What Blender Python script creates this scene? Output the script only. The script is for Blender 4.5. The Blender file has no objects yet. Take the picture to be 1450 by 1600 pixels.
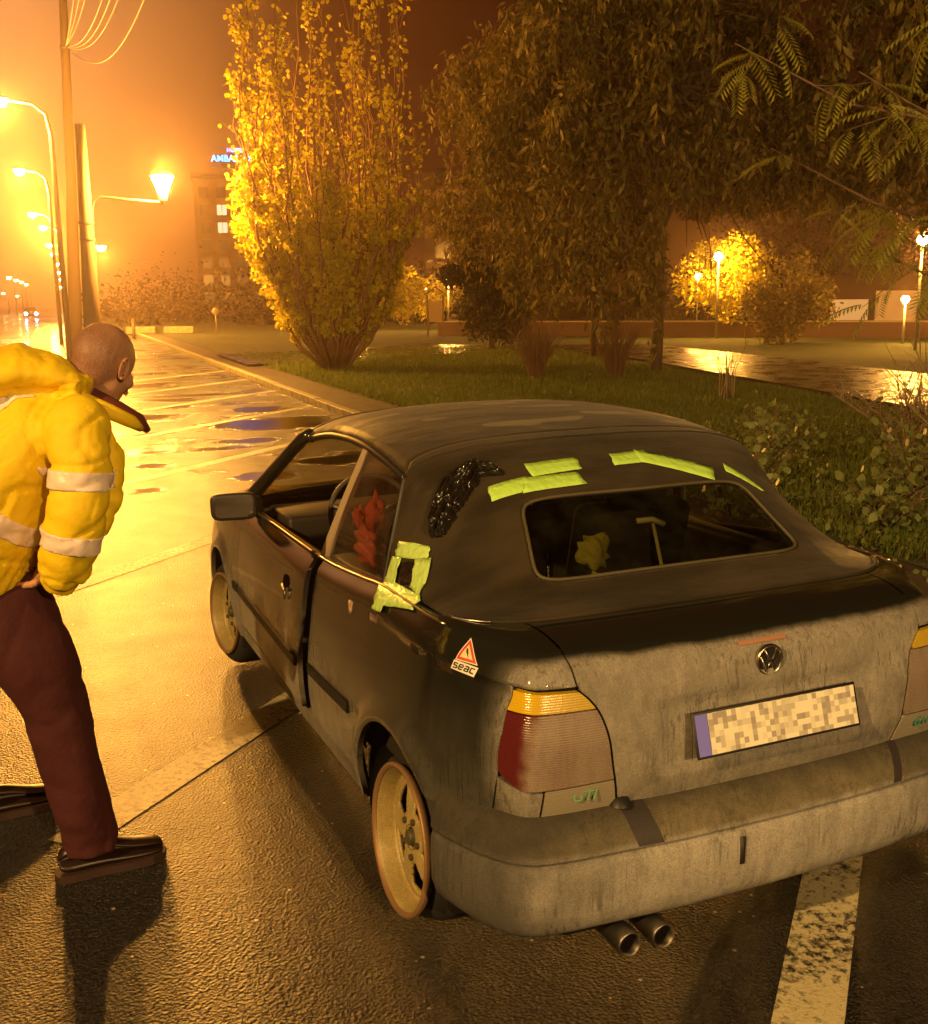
import bpy, bmesh, math, random
import numpy as np
from mathutils import Vector, Matrix
from mathutils.bvhtree import BVHTree

random.seed(7); RNG = np.random.default_rng(7)
D = bpy.data
SC = bpy.context.scene
COL = SC.collection
R = math.radians

# ------------------------------------------------------------------ camera
cam_data = D.cameras.new('camera')
cam = D.objects.new('camera', cam_data); COL.objects.link(cam)
CAM = Vector((-1.7982, -1.9582, 1.7819))
yaw, pitch, roll = 0.415636, 0.196954, -0.012162
f_ = Vector((math.sin(yaw)*math.cos(pitch), math.cos(yaw)*math.cos(pitch), -math.sin(pitch)))
r_ = Vector((math.cos(yaw), -math.sin(yaw), 0)); u_ = r_.cross(f_)
r2 = math.cos(roll)*r_ + math.sin(roll)*u_; u2 = -math.sin(roll)*r_ + math.cos(roll)*u_
cam.matrix_world = Matrix(((r2.x, u2.x, -f_.x, CAM.x), (r2.y, u2.y, -f_.y, CAM.y), (r2.z, u2.z, -f_.z, CAM.z), (0, 0, 0, 1)))
cam_data.sensor_fit = 'VERTICAL'; cam_data.sensor_height = 36.0
cam_data.lens = 1665.65/1600*36.0
cam_data.clip_start = 0.05; cam_data.clip_end = 2000
SC.camera = cam

# ------------------------------------------------------------------ world: sodium-lit night sky
EXPOSURE = 0.45
SC.view_settings.view_transform = 'Standard'; SC.view_settings.look = 'None'
SC.view_settings.exposure = EXPOSURE; SC.view_settings.gamma = 1.0
SC.view_settings.use_curve_mapping = False
SC.cycles.max_bounces = 6; SC.cycles.diffuse_bounces = 3; SC.cycles.glossy_bounces = 3
SC.cycles.transmission_bounces = 6; SC.cycles.transparent_max_bounces = 8; SC.cycles.volume_bounces = 0
SC.cycles.caustics_reflective = False; SC.cycles.caustics_refractive = False
SC.cycles.sample_clamp_indirect = 4.0; SC.cycles.sample_clamp_direct = 0.0
SC.cycles.use_denoising = True
world = D.worlds.new('World'); SC.world = world; world.use_nodes = True
wn = world.node_tree.nodes; wl = world.node_tree.links
bg = wn['Background']
tc = wn.new('ShaderNodeTexCoord')
dotn = wn.new('ShaderNodeVectorMath'); dotn.operation = 'DOT_PRODUCT'
gd = Vector((-0.09, 0.96, 0.20)).normalized(); dotn.inputs[1].default_value = gd
nrm = wn.new('ShaderNodeVectorMath'); nrm.operation = 'NORMALIZE'
wl.new(tc.outputs['Generated'], nrm.inputs[0]); wl.new(nrm.outputs[0], dotn.inputs[0])
ac = wn.new('ShaderNodeMath'); ac.operation = 'ARCCOSINE'; wl.new(dotn.outputs['Value'], ac.inputs[0])
ramp = wn.new('ShaderNodeValToRGB')
mr = wn.new('ShaderNodeMath'); mr.operation = 'DIVIDE'; mr.inputs[1].default_value = 1.2
wl.new(ac.outputs[0], mr.inputs[0]); wl.new(mr.outputs[0], ramp.inputs[0])
cr_ = ramp.color_ramp; cr_.interpolation = 'B_SPLINE'
SKY = [(0.0, (0.66, 0.27, 0.100)), (0.10, (0.54, 0.215, 0.070)), (0.19, (0.33, 0.120, 0.030)), (0.27, (0.115, 0.027, 0.0045)),
       (0.34, (0.050, 0.0065, 0.0012)), (0.45, (0.022, 0.0028, 0.0008)), (1.0, (0.005, 0.0020, 0.0010))]
while len(cr_.elements) < len(SKY): cr_.elements.new(0.5)
for e, (p_, c_) in zip(cr_.elements, SKY): e.position = p_; e.color = (*c_, 1)
wl.new(ramp.outputs[0], bg.inputs['Color']); bg.inputs['Strength'].default_value = 1.0

SODIUM = (1.0, 0.43, 0.058)

# ------------------------------------------------------------------ helpers
def tag(o, label=None, cat=None, group=None, kind=None):
    if label: o['label'] = label
    if cat: o['category'] = cat
    if group: o['group'] = group
    if kind: o['kind'] = kind
    return o

def empty(name, loc=(0, 0, 0), rz=0.0):
    o = D.objects.new(name, None); COL.objects.link(o)
    o.location = loc; o.rotation_euler = (0, 0, rz); o.empty_display_size = 0.2
    return o

def link(name, me, mat=None, parent=None, smooth=True):
    o = D.objects.new(name, me); COL.objects.link(o)
    if mat is not None and not me.materials:
        for m in (mat if isinstance(mat, (list, tuple)) else [mat]): me.materials.append(m)
    if parent is not None: o.parent = parent
    if smooth and len(me.polygons): me.polygons.foreach_set('use_smooth', [True]*len(me.polygons))
    return o

def mesh(name, V, F, mat=None, parent=None, smooth=True, mi=None):
    me = D.meshes.new(name)
    me.from_pydata([tuple(map(float, v)) for v in V], [], [tuple(map(int, f)) for f in F])
    if mi is not None:
        for m in mat: me.materials.append(m)
        me.polygons.foreach_set('material_index', mi)
    me.validate(); me.update()
    return link(name, me, mat, parent, smooth)

def gridfaces(nu, nv, off=0, flip=False, wrapu=False):
    F = []
    for i in range(nu if wrapu else nu-1):
        for j in range(nv-1):
            a = off+i*nv+j; b = off+((i+1) % nu)*nv+j
            q = (a, b, b+1, a+1)
            F.append(q[::-1] if flip else q)
    return F

class MB:
    def __init__(s): s.V = []; s.F = []; s.M = []
    def add(s, V, F, m=0):
        o = len(s.V); s.V += [tuple(v) for v in V]; s.F += [tuple(i+o for i in f) for f in F]; s.M += [m]*len(F)
    def box(s, c, d, rz=0.0, m=0, rot=None):
        M = rot if rot is not None else Matrix.Rotation(rz, 3, 'Z')
        V = []
        for x in (-.5, .5):
            for y in (-.5, .5):
                for z in (-.5, .5): V.append(M @ Vector((x*d[0], y*d[1], z*d[2])) + Vector(c))
        s.add(V, [(0, 1, 3, 2), (4, 6, 7, 5), (0, 4, 5, 1), (2, 3, 7, 6), (0, 2, 6, 4), (1, 5, 7, 3)], m)
    def tube(s, P, rad, n=8, m=0, cap=True):
        P = [Vector(p) for p in P]
        if not isinstance(rad, (list, tuple)): rad = [rad]*len(P)
        V = []; t0 = None
        for i, p in enumerate(P):
            t = (P[min(i+1, len(P)-1)]-P[max(i-1, 0)]).normalized()
            if t0 is None:
                a = t.orthogonal().normalized()
            else:
                a = (a - t*a.dot(t)).normalized()
            t0 = t; b = t.cross(a)
            for k in range(n):
                th = 2*math.pi*k/n
                V.append(p+(a*math.cos(th)+b*math.sin(th))*rad[i])
        F = []
        for i in range(len(P)-1):
            for k in range(n):
                k2 = (k+1) % n
                F.append((i*n+k, i*n+k2, (i+1)*n+k2, (i+1)*n+k))
        if cap:
            F.append(tuple(range(n))[::-1]); F.append(tuple((len(P)-1)*n+k for k in range(n)))
        s.add(V, F, m)
    def lathe(s, prof, o=(0, 0, 0), axis='Z', n=32, m=0, M=None):
        V = []
        for k in range(n):
            th = 2*math.pi*k/n; c, sn = math.cos(th), math.sin(th)
            for r, h in prof:
                if axis == 'Z': v = Vector((r*c, r*sn, h))
                elif axis == 'X': v = Vector((h, r*c, r*sn))
                else: v = Vector((r*c, h, r*sn))
                if M is not None: v = M @ v
                V.append(v+Vector(o))
        s.add(V, gridfaces(n, len(prof), wrapu=True, flip=(axis == 'Y')), m)
    def build(s, name, mat, parent=None, smooth=True, mi=False):
        return mesh(name, s.V, s.F, mat, parent, smooth, mi=s.M if mi else None)

def fixnormals(o):
    bm = bmesh.new(); bm.from_mesh(o.data); bmesh.ops.recalc_face_normals(bm, faces=bm.faces); bm.to_mesh(o.data); bm.free()
    return o

def bevel(o, w, seg=2, ang=35):
    m = o.modifiers.new('bevel', 'BEVEL'); m.width = w; m.segments = seg; m.limit_method = 'ANGLE'; m.angle_limit = R(ang)
    return o

def rotm(x=0, y=0, z=0):
    return Matrix.Rotation(R(z), 3, 'Z') @ Matrix.Rotation(R(y), 3, 'Y') @ Matrix.Rotation(R(x), 3, 'X')

# ------------------------------------------------------------------ materials
def mat(name, color=(.5, .5, .5), rough=.6, metal=0.0, spec=.5, emit=None, estr=1.0, alpha=None, coat=0.0, trans=0.0, bump=None, sheen=0):
    m = D.materials.new(name); m.use_nodes = True
    b = m.node_tree.nodes['Principled BSDF']
    b.inputs['Base Color'].default_value = (*color, 1); b.inputs['Roughness'].default_value = rough
    b.inputs['Metallic'].default_value = metal; b.inputs['Specular IOR Level'].default_value = spec
    b.inputs['Coat Weight'].default_value = coat; b.inputs['Transmission Weight'].default_value = trans
    if emit: b.inputs['Emission Color'].default_value = (*emit, 1); b.inputs['Emission Strength'].default_value = estr
    if bump:
        nb(m, b, *bump)
    return m

def N(m, t, **kw):
    n = m.node_tree.nodes.new(t)
    for k, v in kw.items(): setattr(n, k, v)
    return n

def nb(m, b, scale, strength, dist=.01, detail=4, stretch=None):
    L = m.node_tree.links
    tc = N(m, 'ShaderNodeTexCoord'); mp = N(m, 'ShaderNodeMapping'); no = N(m, 'ShaderNodeTexNoise'); bp = N(m, 'ShaderNodeBump')
    if stretch: mp.inputs['Scale'].default_value = stretch
    no.inputs['Scale'].default_value = scale; no.inputs['Detail'].default_value = detail
    bp.inputs['Strength'].default_value = strength; bp.inputs['Distance'].default_value = dist
    L.new(tc.outputs['Object'], mp.inputs[0]); L.new(mp.outputs[0], no.inputs['Vector']); L.new(no.outputs['Fac'], bp.inputs['Height'])
    L.new(bp.outputs[0], b.inputs['Normal'])
    return no

def noise_color(m, c1, c2, scale, lo=.4, hi=.6, detail=5, stretch=None, coord='Object', sock='Base Color'):
    L = m.node_tree.links; b = m.node_tree.nodes['Principled BSDF']
    tc = N(m, 'ShaderNodeTexCoord'); mp = N(m, 'ShaderNodeMapping'); no = N(m, 'ShaderNodeTexNoise'); r = N(m, 'ShaderNodeValToRGB')
    if stretch: mp.inputs['Scale'].default_value = stretch
    no.inputs['Scale'].default_value = scale; no.inputs['Detail'].default_value = detail
    L.new(tc.outputs[coord], mp.inputs[0]); L.new(mp.outputs[0], no.inputs['Vector']); L.new(no.outputs['Fac'], r.inputs[0])
    r.color_ramp.elements[0].position = lo; r.color_ramp.elements[1].position = hi
    r.color_ramp.elements[0].color = (*c1, 1); r.color_ramp.elements[1].color = (*c2, 1)
    L.new(r.outputs[0], b.inputs[sock])
    return r

class G:
    """small node-graph writer"""
    def __init__(s, m): s.m = m; s.nt = m.node_tree; s.L = s.nt.links; s.b = s.nt.nodes.get('Principled BSDF')
    def val(s, x, sock):
        if hasattr(x, 'is_output') or isinstance(x, bpy.types.NodeSocket): s.L.new(x, sock)
        elif isinstance(x, (tuple, list)) and len(x) == 3 and sock.type == 'RGBA': sock.default_value = (*x, 1)
        else: sock.default_value = x
    def math(s, op, a, b=0.0, c=None, clamp=False):
        n = N(s.m, 'ShaderNodeMath', operation=op, use_clamp=clamp); s.val(a, n.inputs[0]); s.val(b, n.inputs[1])
        if c is not None: s.val(c, n.inputs[2])
        return n.outputs[0]
    def noise(s, vec, scale, detail=4, rough=.5, out='Fac'):
        n = N(s.m, 'ShaderNodeTexNoise'); s.L.new(vec, n.inputs['Vector']); n.inputs['Scale'].default_value = scale
        n.inputs['Detail'].default_value = detail; n.inputs['Roughness'].default_value = rough
        return n.outputs[out]
    def vor(s, vec, scale, feature='F1', out='Distance'):
        n = N(s.m, 'ShaderNodeTexVoronoi', feature=feature); s.L.new(vec, n.inputs['Vector']); n.inputs['Scale'].default_value = scale
        return n.outputs[out]
    def obj(s): return N(s.m, 'ShaderNodeTexCoord').outputs['Object']
    def geo(s, o='Position'): return N(s.m, 'ShaderNodeNewGeometry').outputs[o]
    def scale(s, vec, sc, loc=(0, 0, 0)):
        n = N(s.m, 'ShaderNodeMapping'); s.L.new(vec, n.inputs[0]); n.inputs['Scale'].default_value = sc; n.inputs['Location'].default_value = loc
        return n.outputs[0]
    def sep(s, vec):
        n = N(s.m, 'ShaderNodeSeparateXYZ'); s.L.new(vec, n.inputs[0]); return n.outputs
    def step(s, x, lo, hi, a=0.0, b=1.0):
        n = N(s.m, 'ShaderNodeMapRange', interpolation_type='SMOOTHSTEP'); s.val(x, n.inputs[0])
        for i, v in zip((1, 2, 3, 4), (lo, hi, a, b)): n.inputs[i].default_value = v
        return n.outputs[0]
    def mix(s, fac, a, b):
        n = N(s.m, 'ShaderNodeMix', data_type='RGBA'); s.val(fac, n.inputs[0]); s.val(a, n.inputs[6]); s.val(b, n.inputs[7])
        return n.outputs[2]
    def mixf(s, fac, a, b):
        n = N(s.m, 'ShaderNodeMix', data_type='FLOAT'); s.val(fac, n.inputs[0]); s.val(a, n.inputs[2]); s.val(b, n.inputs[3])
        return n.outputs[0]
    def bump(s, h, strength=.5, dist=.01, normal=None):
        n = N(s.m, 'ShaderNodeBump'); s.L.new(h, n.inputs['Height']); s.val(strength, n.inputs['Strength']); n.inputs['Distance'].default_value = dist
        if normal: s.L.new(normal, n.inputs['Normal'])
        return n.outputs[0]
    def set(s, **kw):
        for k, v in kw.items(): s.val(v, s.b.inputs[k.replace('_', ' ')])

def glass_mat(name, tint=(.6, .6, .6), refl=.25, rough=.03, dirt=0.0, dirtcol=(.2, .17, .12)):
    m = D.materials.new(name); m.use_nodes = True; nt = m.node_tree; L = nt.links
    nt.nodes.remove(nt.nodes['Principled BSDF']); out = nt.nodes['Material Output']
    g = G(m)
    tr = N(m, 'ShaderNodeBsdfTransparent'); tr.inputs[0].default_value = (*tint, 1)
    gl = N(m, 'ShaderNodeBsdfGlossy'); gl.inputs['Roughness'].default_value = rough; gl.inputs['Color'].default_value = (1, 1, 1, 1)
    ge = N(m, 'ShaderNodeNewGeometry'); dp = N(m, 'ShaderNodeVectorMath', operation='DOT_PRODUCT'); L.new(ge.outputs['Incoming'], dp.inputs[0]); L.new(ge.outputs['Normal'], dp.inputs[1])
    fz = g.math('ADD', g.math('MULTIPLY', g.math('POWER', g.math('SUBTRACT', 1.0, g.math('ABSOLUTE', dp.outputs['Value'])), 5.0), .9), .04+refl*.1)
    mx = N(m, 'ShaderNodeMixShader'); L.new(fz, mx.inputs[0]); L.new(tr.outputs[0], mx.inputs[1]); L.new(gl.outputs[0], mx.inputs[2])
    df = N(m, 'ShaderNodeBsdfDiffuse'); df.inputs[0].default_value = (*dirtcol, 1)
    mx2 = N(m, 'ShaderNodeMixShader')
    n = g.noise(g.obj(), 9, 6, .65)
    L.new(g.math('MULTIPLY', g.step(n, .35, .75), dirt), mx2.inputs[0]); L.new(mx.outputs[0], mx2.inputs[1]); L.new(df.outputs[0], mx2.inputs[2])
    L.new(mx2.outputs[0], out.inputs[0])
    return m

def paint_mat():
    """black-green car paint, dusted and streaked with road dirt that lies on the faces the wheels and the wake throw it at"""
    m = mat('dirty dark car paint', (.012, .013, .010), .12, coat=1.0)
    g = G(m); P = g.obj(); X, Y, Z = g.sep(P)[:3]
    rear = g.step(Y, .17, .33, 1, 0)                      # the tail catches the wake
    below = g.step(g.math('ADD', Z, g.math('MULTIPLY', g.noise(P, 6, 3), .03)), .935, .915, 0, 1)
    rear = g.math('MULTIPLY', rear, below)
    side = g.step(g.math('ADD', Z, g.math('MULTIPLY', g.noise(P, 3, 4), .25)), .98, .42, 0, 1)
    front = g.step(Y, .55, 1.5, .55, 1.6)
    side = g.math('MULTIPLY', side, g.math('MULTIPLY', front, .62), clamp=True)
    streak = g.noise(g.scale(P, (24, 24, 7)), 1.0, 6, .7)
    drip = g.math('MULTIPLY', g.step(g.noise(g.scale(P, (85, 85, 4.5)), 1.0, 3, .6), .52, .66), g.step(g.noise(P, 4.5, 3), .36, .52), clamp=True)
    fine = g.noise(P, 230, 4, .8)
    blotch = g.noise(P, 9, 5, .65)
    body = g.math('MAXIMUM', rear, side)
    k = g.math('MULTIPLY', body, g.step(streak, .24, .62, .80, 1.0), clamp=True)
    k = g.math('MULTIPLY', k, g.step(fine, .3, .62, .66, 1.08), clamp=True)
    k = g.math('MULTIPLY', k, g.step(blotch, .3, .6, .72, 1.0), clamp=True)
    dcol = g.mix(g.math('ADD', g.math('MULTIPLY', streak, .45), g.math('MULTIPLY', g.noise(P, 55, 5, .7), .55)), (.15, .135, .11), (.52, .49, .43))
    dcol = g.mix(g.math('MULTIPLY', drip, .55), dcol, (.12, .10, .078))
    dcol = g.mix(g.step(g.vor(P, 260), .22, .10, 0, .55), dcol, (.62, .58, .50))
    g.set(Base_Color=g.mix(k, (.012, .013, .010), dcol), Roughness=g.mixf(k, .13, .46), Coat_Weight=g.math('SUBTRACT', 1.0, k, clamp=True))
    g.b.inputs['Coat Roughness'].default_value = .06
    h = g.math('ADD', g.math('ADD', g.math('MULTIPLY', fine, .8), streak), g.math('MULTIPLY', drip, -.4))
    g.set(Normal=g.bump(h, g.math('MULTIPLY', k, .9), .005))
    return m

def grime_mat(name, base, dirt, amt, rough=.7, bs=.5, streaky=True, fade=False):
    m = mat(name, base, rough); g = G(m); P = g.obj()
    st = g.noise(g.scale(P, (24, 24, 6) if streaky else (12, 12, 12)), 1.0, 6, .65)
    fine = g.noise(P, 230, 4, .8)
    drip = g.math('MULTIPLY', g.step(g.noise(g.scale(P, (85, 85, 5)), 1.0, 3, .6), .50, .64), g.step(g.noise(P, 4, 3), .42, .6), clamp=True) if streaky else 0.0
    k = g.math('MULTIPLY', g.step(g.math('ADD', st, g.math('MULTIPLY', fine, .25)), .30, .75, .55, 1.0), amt, clamp=True)
    if fade: k = g.math('MULTIPLY', k, g.step(g.math('ADD', g.sep(P)[1], g.math('MULTIPLY', g.noise(P, 7, 4), .10)),   .10, .22, 1, .16))
    k = g.math('MULTIPLY', k, g.step(fine, .3, .62, .62, 1.1), clamp=True)
    if streaky: k = g.math('MULTIPLY', k, g.math('SUBTRACT', 1.0, g.math('MULTIPLY', drip, .6)))
    if fade:
        ld = g.step(g.math('ADD', g.sep(P)[2], g.math('MULTIPLY', g.noise(P, 25, 4), .02)), .452, .475)
        dirt = g.mix(ld, g.mix(g.noise(P, 60, 5, .7), (.36, .34, .30), (.66, .63, .57)), g.mix(g.noise(P, 40, 5, .7), (.13, .11, .06), (.33, .29, .19)))
    g.set(Base_Color=g.mix(k, base, dirt), Normal=g.bump(g.math('ADD', st, g.math('MULTIPLY', fine, .8)), bs, .006))
    return m

M = {}
M['paint'] = paint_mat()
M['bumper'] = grime_mat('dusty grey bumper plastic', (.020, .018, .016), (.46, .43, .37), 1.0, .6, .9, True, True)
M['black'] = mat('black rubber trim', (.012, .011, .010), .5)
M['gap'] = mat('shadow gap black', (.003, .003, .003), .9)
M['chrome'] = mat('dull chrome trim', (.55, .5, .42), .28, 1.0)
M['rubber'] = mat('tyre rubber', (.018, .016, .015), .75, bump=(60, .4, .004))
M['rim'] = grime_mat('dusty alloy wheel', (.74, .60, .24), (.26, .20, .08), .85, .42, .2, False)
M['rimlip'] = mat('rusty orange wheel lip', (.34, .20, .10), .5, .4, bump=(80, .4, .003))
M['rimdark'] = mat('dark wheel centre', (.10, .085, .05), .5, .2)
M['mirror'] = mat('mirror glass', (.42, .36, .3), .05, 1.0)
M['glass'] = glass_mat('side glass', (.52, .50, .45), .2, .02, .12)
M['rearglass'] = glass_mat('rear glass', (.46, .46, .36), .2, .03, .16, (.05, .05, .022))
M['interior'] = mat('dark interior plastic', (.03, .026, .022), .55, bump=(90, .2, .002))
M['seat'] = mat('dark seat cloth', (.035, .03, .03), .9, bump=(200, .3, .002))
M['exhaust'] = mat('sooty steel exhaust', (.30, .27, .24), .38, 1.0, bump=(60, .2, .002))
M['soot'] = mat('exhaust soot', (.01, .008, .007), .95)
M['tape'] = mat('lime green tape', (.46, .78, .13), .5, bump=(34, .8, .010))
M['tapegloss'] = mat('crinkled lime tape', (.50, .74, .20), .25, bump=(45, .9, .008))
M['plastic'] = mat('crumpled black plastic film', (.012, .010, .008), .16, spec=.6, bump=(30, .6, .010, 3))
M['white'] = mat('white sticker', (.78, .74, .66), .5)
M['red'] = mat('red sticker print', (.55, .06, .03), .5)
M['ink'] = mat('black sticker print', (.01, .01, .01), .5)
M['redreflection'] = mat('red reflection stand-in', (.70, .10, .04), .7, bump=(18, .8, .02))  # for the added lump that imitates a red reflection in the glass
M['strip'] = mat('brushed post strip', (.50, .40, .26), .5, .2)
# soft top fabric
m = mat('dark fabric soft top', (.035, .031, .022), .72, spec=.22); g = G(m); P = g.obj()
wv = g.noise(P, 420, 2, .6); wr = g.noise(g.scale(P, (2, 5, 3)), 1.4, 4)
pt_ = g.math('MULTIPLY', g.step(g.noise(g.scale(P, (2.2, 6, 2)), 2.0, 1, .3), .60, .64), g.step(g.sep(P)[1], 1.15, 1.3), clamp=True)
fc_ = g.mix(g.math('MULTIPLY', pt_, .75), g.mix(g.step(wr, .35, .65), (.018, .013, .007), (.042, .031, .015)), (.17, .14, .085))
rs_ = g.step(g.noise(P, 2.4, 5), .35, .65, .50, .74)
g.set(Roughness=rs_, Base_Color=fc_, Normal=g.bump(g.math('ADD', g.math('MULTIPLY', wv, .15), g.math('MULTIPLY', wr, 1.8)), .65, .014))
g.b.inputs['Sheen Weight'].default_value = .08
M['fabric'] = m
# lamp lenses
def lens_mat(name, clean, dirt, amt):
    m = mat(name, clean, .15, coat=.6); g = G(m); P = g.obj(); X, Y, Z = g.sep(P)[:3]
    ridg = g.math('MULTIPLY', g.math('SINE', g.math('MULTIPLY', Z, 1050.0)), .35)
    k = g.math('MULTIPLY', g.step(g.math('ADD', Y, g.math('MULTIPLY', g.noise(P, 22, 4), .04)), .222, .185, 0.04, 1), amt, clamp=True)
    k = g.math('MULTIPLY', g.math('MULTIPLY', k, g.step(g.noise(g.scale(P, (30, 30, 6)), 1, 5), .25, .6, .7, 1)), g.step(g.noise(P, 200, 3, .8), .3, .6, .75, 1.05), clamp=True)
    g.set(Base_Color=g.mix(k, clean, dirt), Roughness=g.mixf(k, .12, .6), Normal=g.bump(g.math('ADD', ridg, g.math('MULTIPLY', g.noise(P, 130, 3), 1.2)), .35, .0015),
          Coat_Weight=g.math('SUBTRACT', .8, k, clamp=True))
    return m
M['amber'] = lens_mat('amber indicator lens', (.60, .40, .012), (.34, .27, .05), .55)
M['redlens'] = lens_mat('red tail lamp lens', (.09, .007, .010), (.23, .185, .145), 1.0)
M['whitelens'] = lens_mat('dusty reversing lens', (.3, .27, .22), (.30, .27, .20), .9)

# ------------------------------------------------------------------ 1-D monotone interpolation
def mono(xs, ys, x):
    xs = np.asarray(xs, float); ys = np.asarray(ys, float); x = np.clip(np.asarray(x, float), xs[0], xs[-1])
    h = np.diff(xs); d = np.diff(ys)/h; n = len(xs); mm = np.zeros(n)
    for i in range(1, n-1):
        if d[i-1]*d[i] > 0:
            w1 = 2*h[i]+h[i-1]; w2 = h[i]+2*h[i-1]; mm[i] = (w1+w2)/(w1/d[i-1]+w2/d[i])
    mm[0] = d[0]; mm[-1] = d[-1]
    k = np.clip(np.searchsorted(xs, x, side='right')-1, 0, n-2); t = (x-xs[k])/h[k]
    return (2*t**3-3*t**2+1)*ys[k]+(t**3-2*t**2+t)*h[k]*mm[k]+(-2*t**3+3*t**2)*ys[k+1]+(t**3-t**2)*h[k]*mm[k+1]

# ------------------------------------------------------------------ CAR body surface S(s,h)
PLAN = np.array([(0, .118), (.15, .120), (.3, .124), (.47, .137), (.58, .145), (.655, .156), (.682, .163), (.703, .180), (.727, .216), (.754, .262), (.785, .320), (.813, .390), (.838, .50), (.849, .62), (.852, 1.0),
                 (.853, 1.6), (.85, 2.2), (.845, 2.8), (.838, 3.2), (.81, 3.55), (.75, 3.80), (.62, 3.93), (.4, 3.99), (.2, 4.012), (0, 4.02)])
SS = np.concatenate([[0], np.cumsum(np.hypot(*np.diff(PLAN, axis=0).T))])
SMAX = SS[-1]
Z0 = .25
def s_of_y(y): return float(np.interp(y, PLAN[:, 1], SS))
def s_of_x(x): return float(np.interp(x, PLAN[:11, 0], SS[:11]))
def zbelt(y): return mono([0, .2, .45, .9, 1.15, 1.55, 2.3, 2.8, 3.3, 3.8, 4.05], [.925, .928, .946, .945, .922, .890, .878, .868, .82, .74, .68], y)
def zbs(s):
    s = np.abs(s); return zbelt(mono(SS, PLAN[:, 1], s))
def hof(s, z): return (z-Z0)/(zbs(s)-Z0)
def Sf(s, h, off=0.0):
    """half body surface: s along the plan from the tail's middle, h from sill (0) to belt (1)"""
    s = np.asarray(s, float); h = np.asarray(h, float); sg = np.where(s < 0, 1.0, -1.0); a = np.abs(s)
    px = mono(SS, PLAN[:, 0], a); py = mono(SS, PLAN[:, 1], a)
    zb = zbelt(py); z = Z0+(zb-Z0)*h
    W = mono([-.2, 0, .12, .30, .5, .7, .85, .95, 1.0, 1.05], [.80, .818, .838, .850, .853, .845, .828, .808, .782, .76], h)/.852
    g = mono([0, .2, .55, .6, 4.1], [1, 1, .0, 0, 0], py)
    lean = mono([0, .50, .56, .62, .70, .80, .86, .90, .925, 1.0], [.02, .035, .018, .004, .004, .024, .04, .062, .092, .12], z)
    gf = mono([0, 3.4, 4.0, 4.1], [0, 0, 1, 1], py); leanf = mono([0, .3, .55, .68, .76, 1], [.05, 0, .03, .10, .2, .3], z)
    y = py+lean*g-leanf*gf
    x = px*W
    if np.any(off):
        e = 1e-3
        ax = mono(SS, PLAN[:, 0], np.clip(a+e, 0, SMAX))-mono(SS, PLAN[:, 0], np.clip(a-e, 0, SMAX))
        ay = mono(SS, PLAN[:, 1], np.clip(a+e, 0, SMAX))-mono(SS, PLAN[:, 1], np.clip(a-e, 0, SMAX))
        L_ = np.hypot(ax, ay)+1e-12; nx, ny = ay/L_, -ax/L_
        x = x+nx*off; y = y+ny*off
    return np.stack([sg*x, y, z], -1)

def panel(name, sL, sR, hB, hT, na, nb_, material, parent, skirt=.018, off=0.0, side=-1, aw=None, hfun=None, fix=True):
    """panel of the body between curves; side=-1: left half (s>0), +1 mirrored"""
    A = np.linspace(0, 1, na) if aw is None else np.asarray(aw); B = np.linspace(0, 1, nb_)
    V = np.zeros((len(A), nb_, 3)); S_ = np.zeros((len(A), nb_)); H_ = np.zeros((len(A), nb_))
    for i, a in enumerate(A):
        for j, b in enumerate(B):
            s0 = sL(.5)*(1-a)+sR(.5)*a
            hb, ht = (0, 0) if hfun else (hB(a), hT(a)); h = hfun(a, j) if hfun else hb*(1-b)+ht*b
            S_[i, j] = sL(h)*(1-a)+sR(h)*a; H_[i, j] = h
    sg = 1 if side < 0 else -1
    offg = off(S_, H_) if callable(off) else off
    V = Sf(S_*sg, H_, offg)
    na = len(A)
    nrm_in = Sf(S_*sg, H_, offg-skirt)-V
    VV = list(V.reshape(-1, 3)); F = gridfaces(na, nb_, flip=(side > 0))
    ring = [(i, 0) for i in range(na)]+[(na-1, j) for j in range(1, nb_)]+[(i, nb_-1) for i in range(na-2, -1, -1)]+[(0, j) for j in range(nb_-2, 0, -1)]
    base = len(VV)
    for (i, j) in ring: VV.append(V[i, j])
    for (i, j) in ring: VV.append(V[i, j]+nrm_in[i, j])
    n = len(ring)
    for k in range(n):
        q = (base+k, base+(k+1) % n, base+n+(k+1) % n, base+n+k)
        F.append(q if side > 0 else q[::-1])
    o = mesh(name, VV, F, material, parent)
    return fixnormals(o) if fix else o

car = empty('parked_car')
tag(car, 'dirty dark convertible with a taped soft top and grey dust over its tail', 'car')

HUBR, HUBF, HZ = .72, 3.19, .285
RARC = .315
yd0, yd1 = 2.745, 1.615          # door front and rear seams
# inner dark shell (holes at the wheels)
ns, nh = 150, 16
sv = np.linspace(-SMAX, SMAX, ns*2); hv = np.linspace(-.04, 1.0, nh)
Sg, Hg = np.meshgrid(sv, hv, indexing='ij'); VV = Sf(Sg, Hg, -.020)
F = []
for i in range(len(sv)-1):
    for j in range(nh-1):
        c = (VV[i, j]+VV[i+1, j+1])/2
        if abs(c[0]) > .5 and min(math.hypot(c[1]-HUBR, c[2]-HZ), math.hypot(c[1]-HUBF, c[2]-HZ)) < RARC+.02: continue
        F.append((i*nh+j, (i+1)*nh+j, (i+1)*nh+j+1, i*nh+j+1))
mesh('inner_shell', VV.reshape(-1, 3), F, M['gap'], car)

hZ = lambda z, y: float((z-Z0)/(zbelt(y)-Z0))
def const(v): return lambda *_: v

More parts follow.
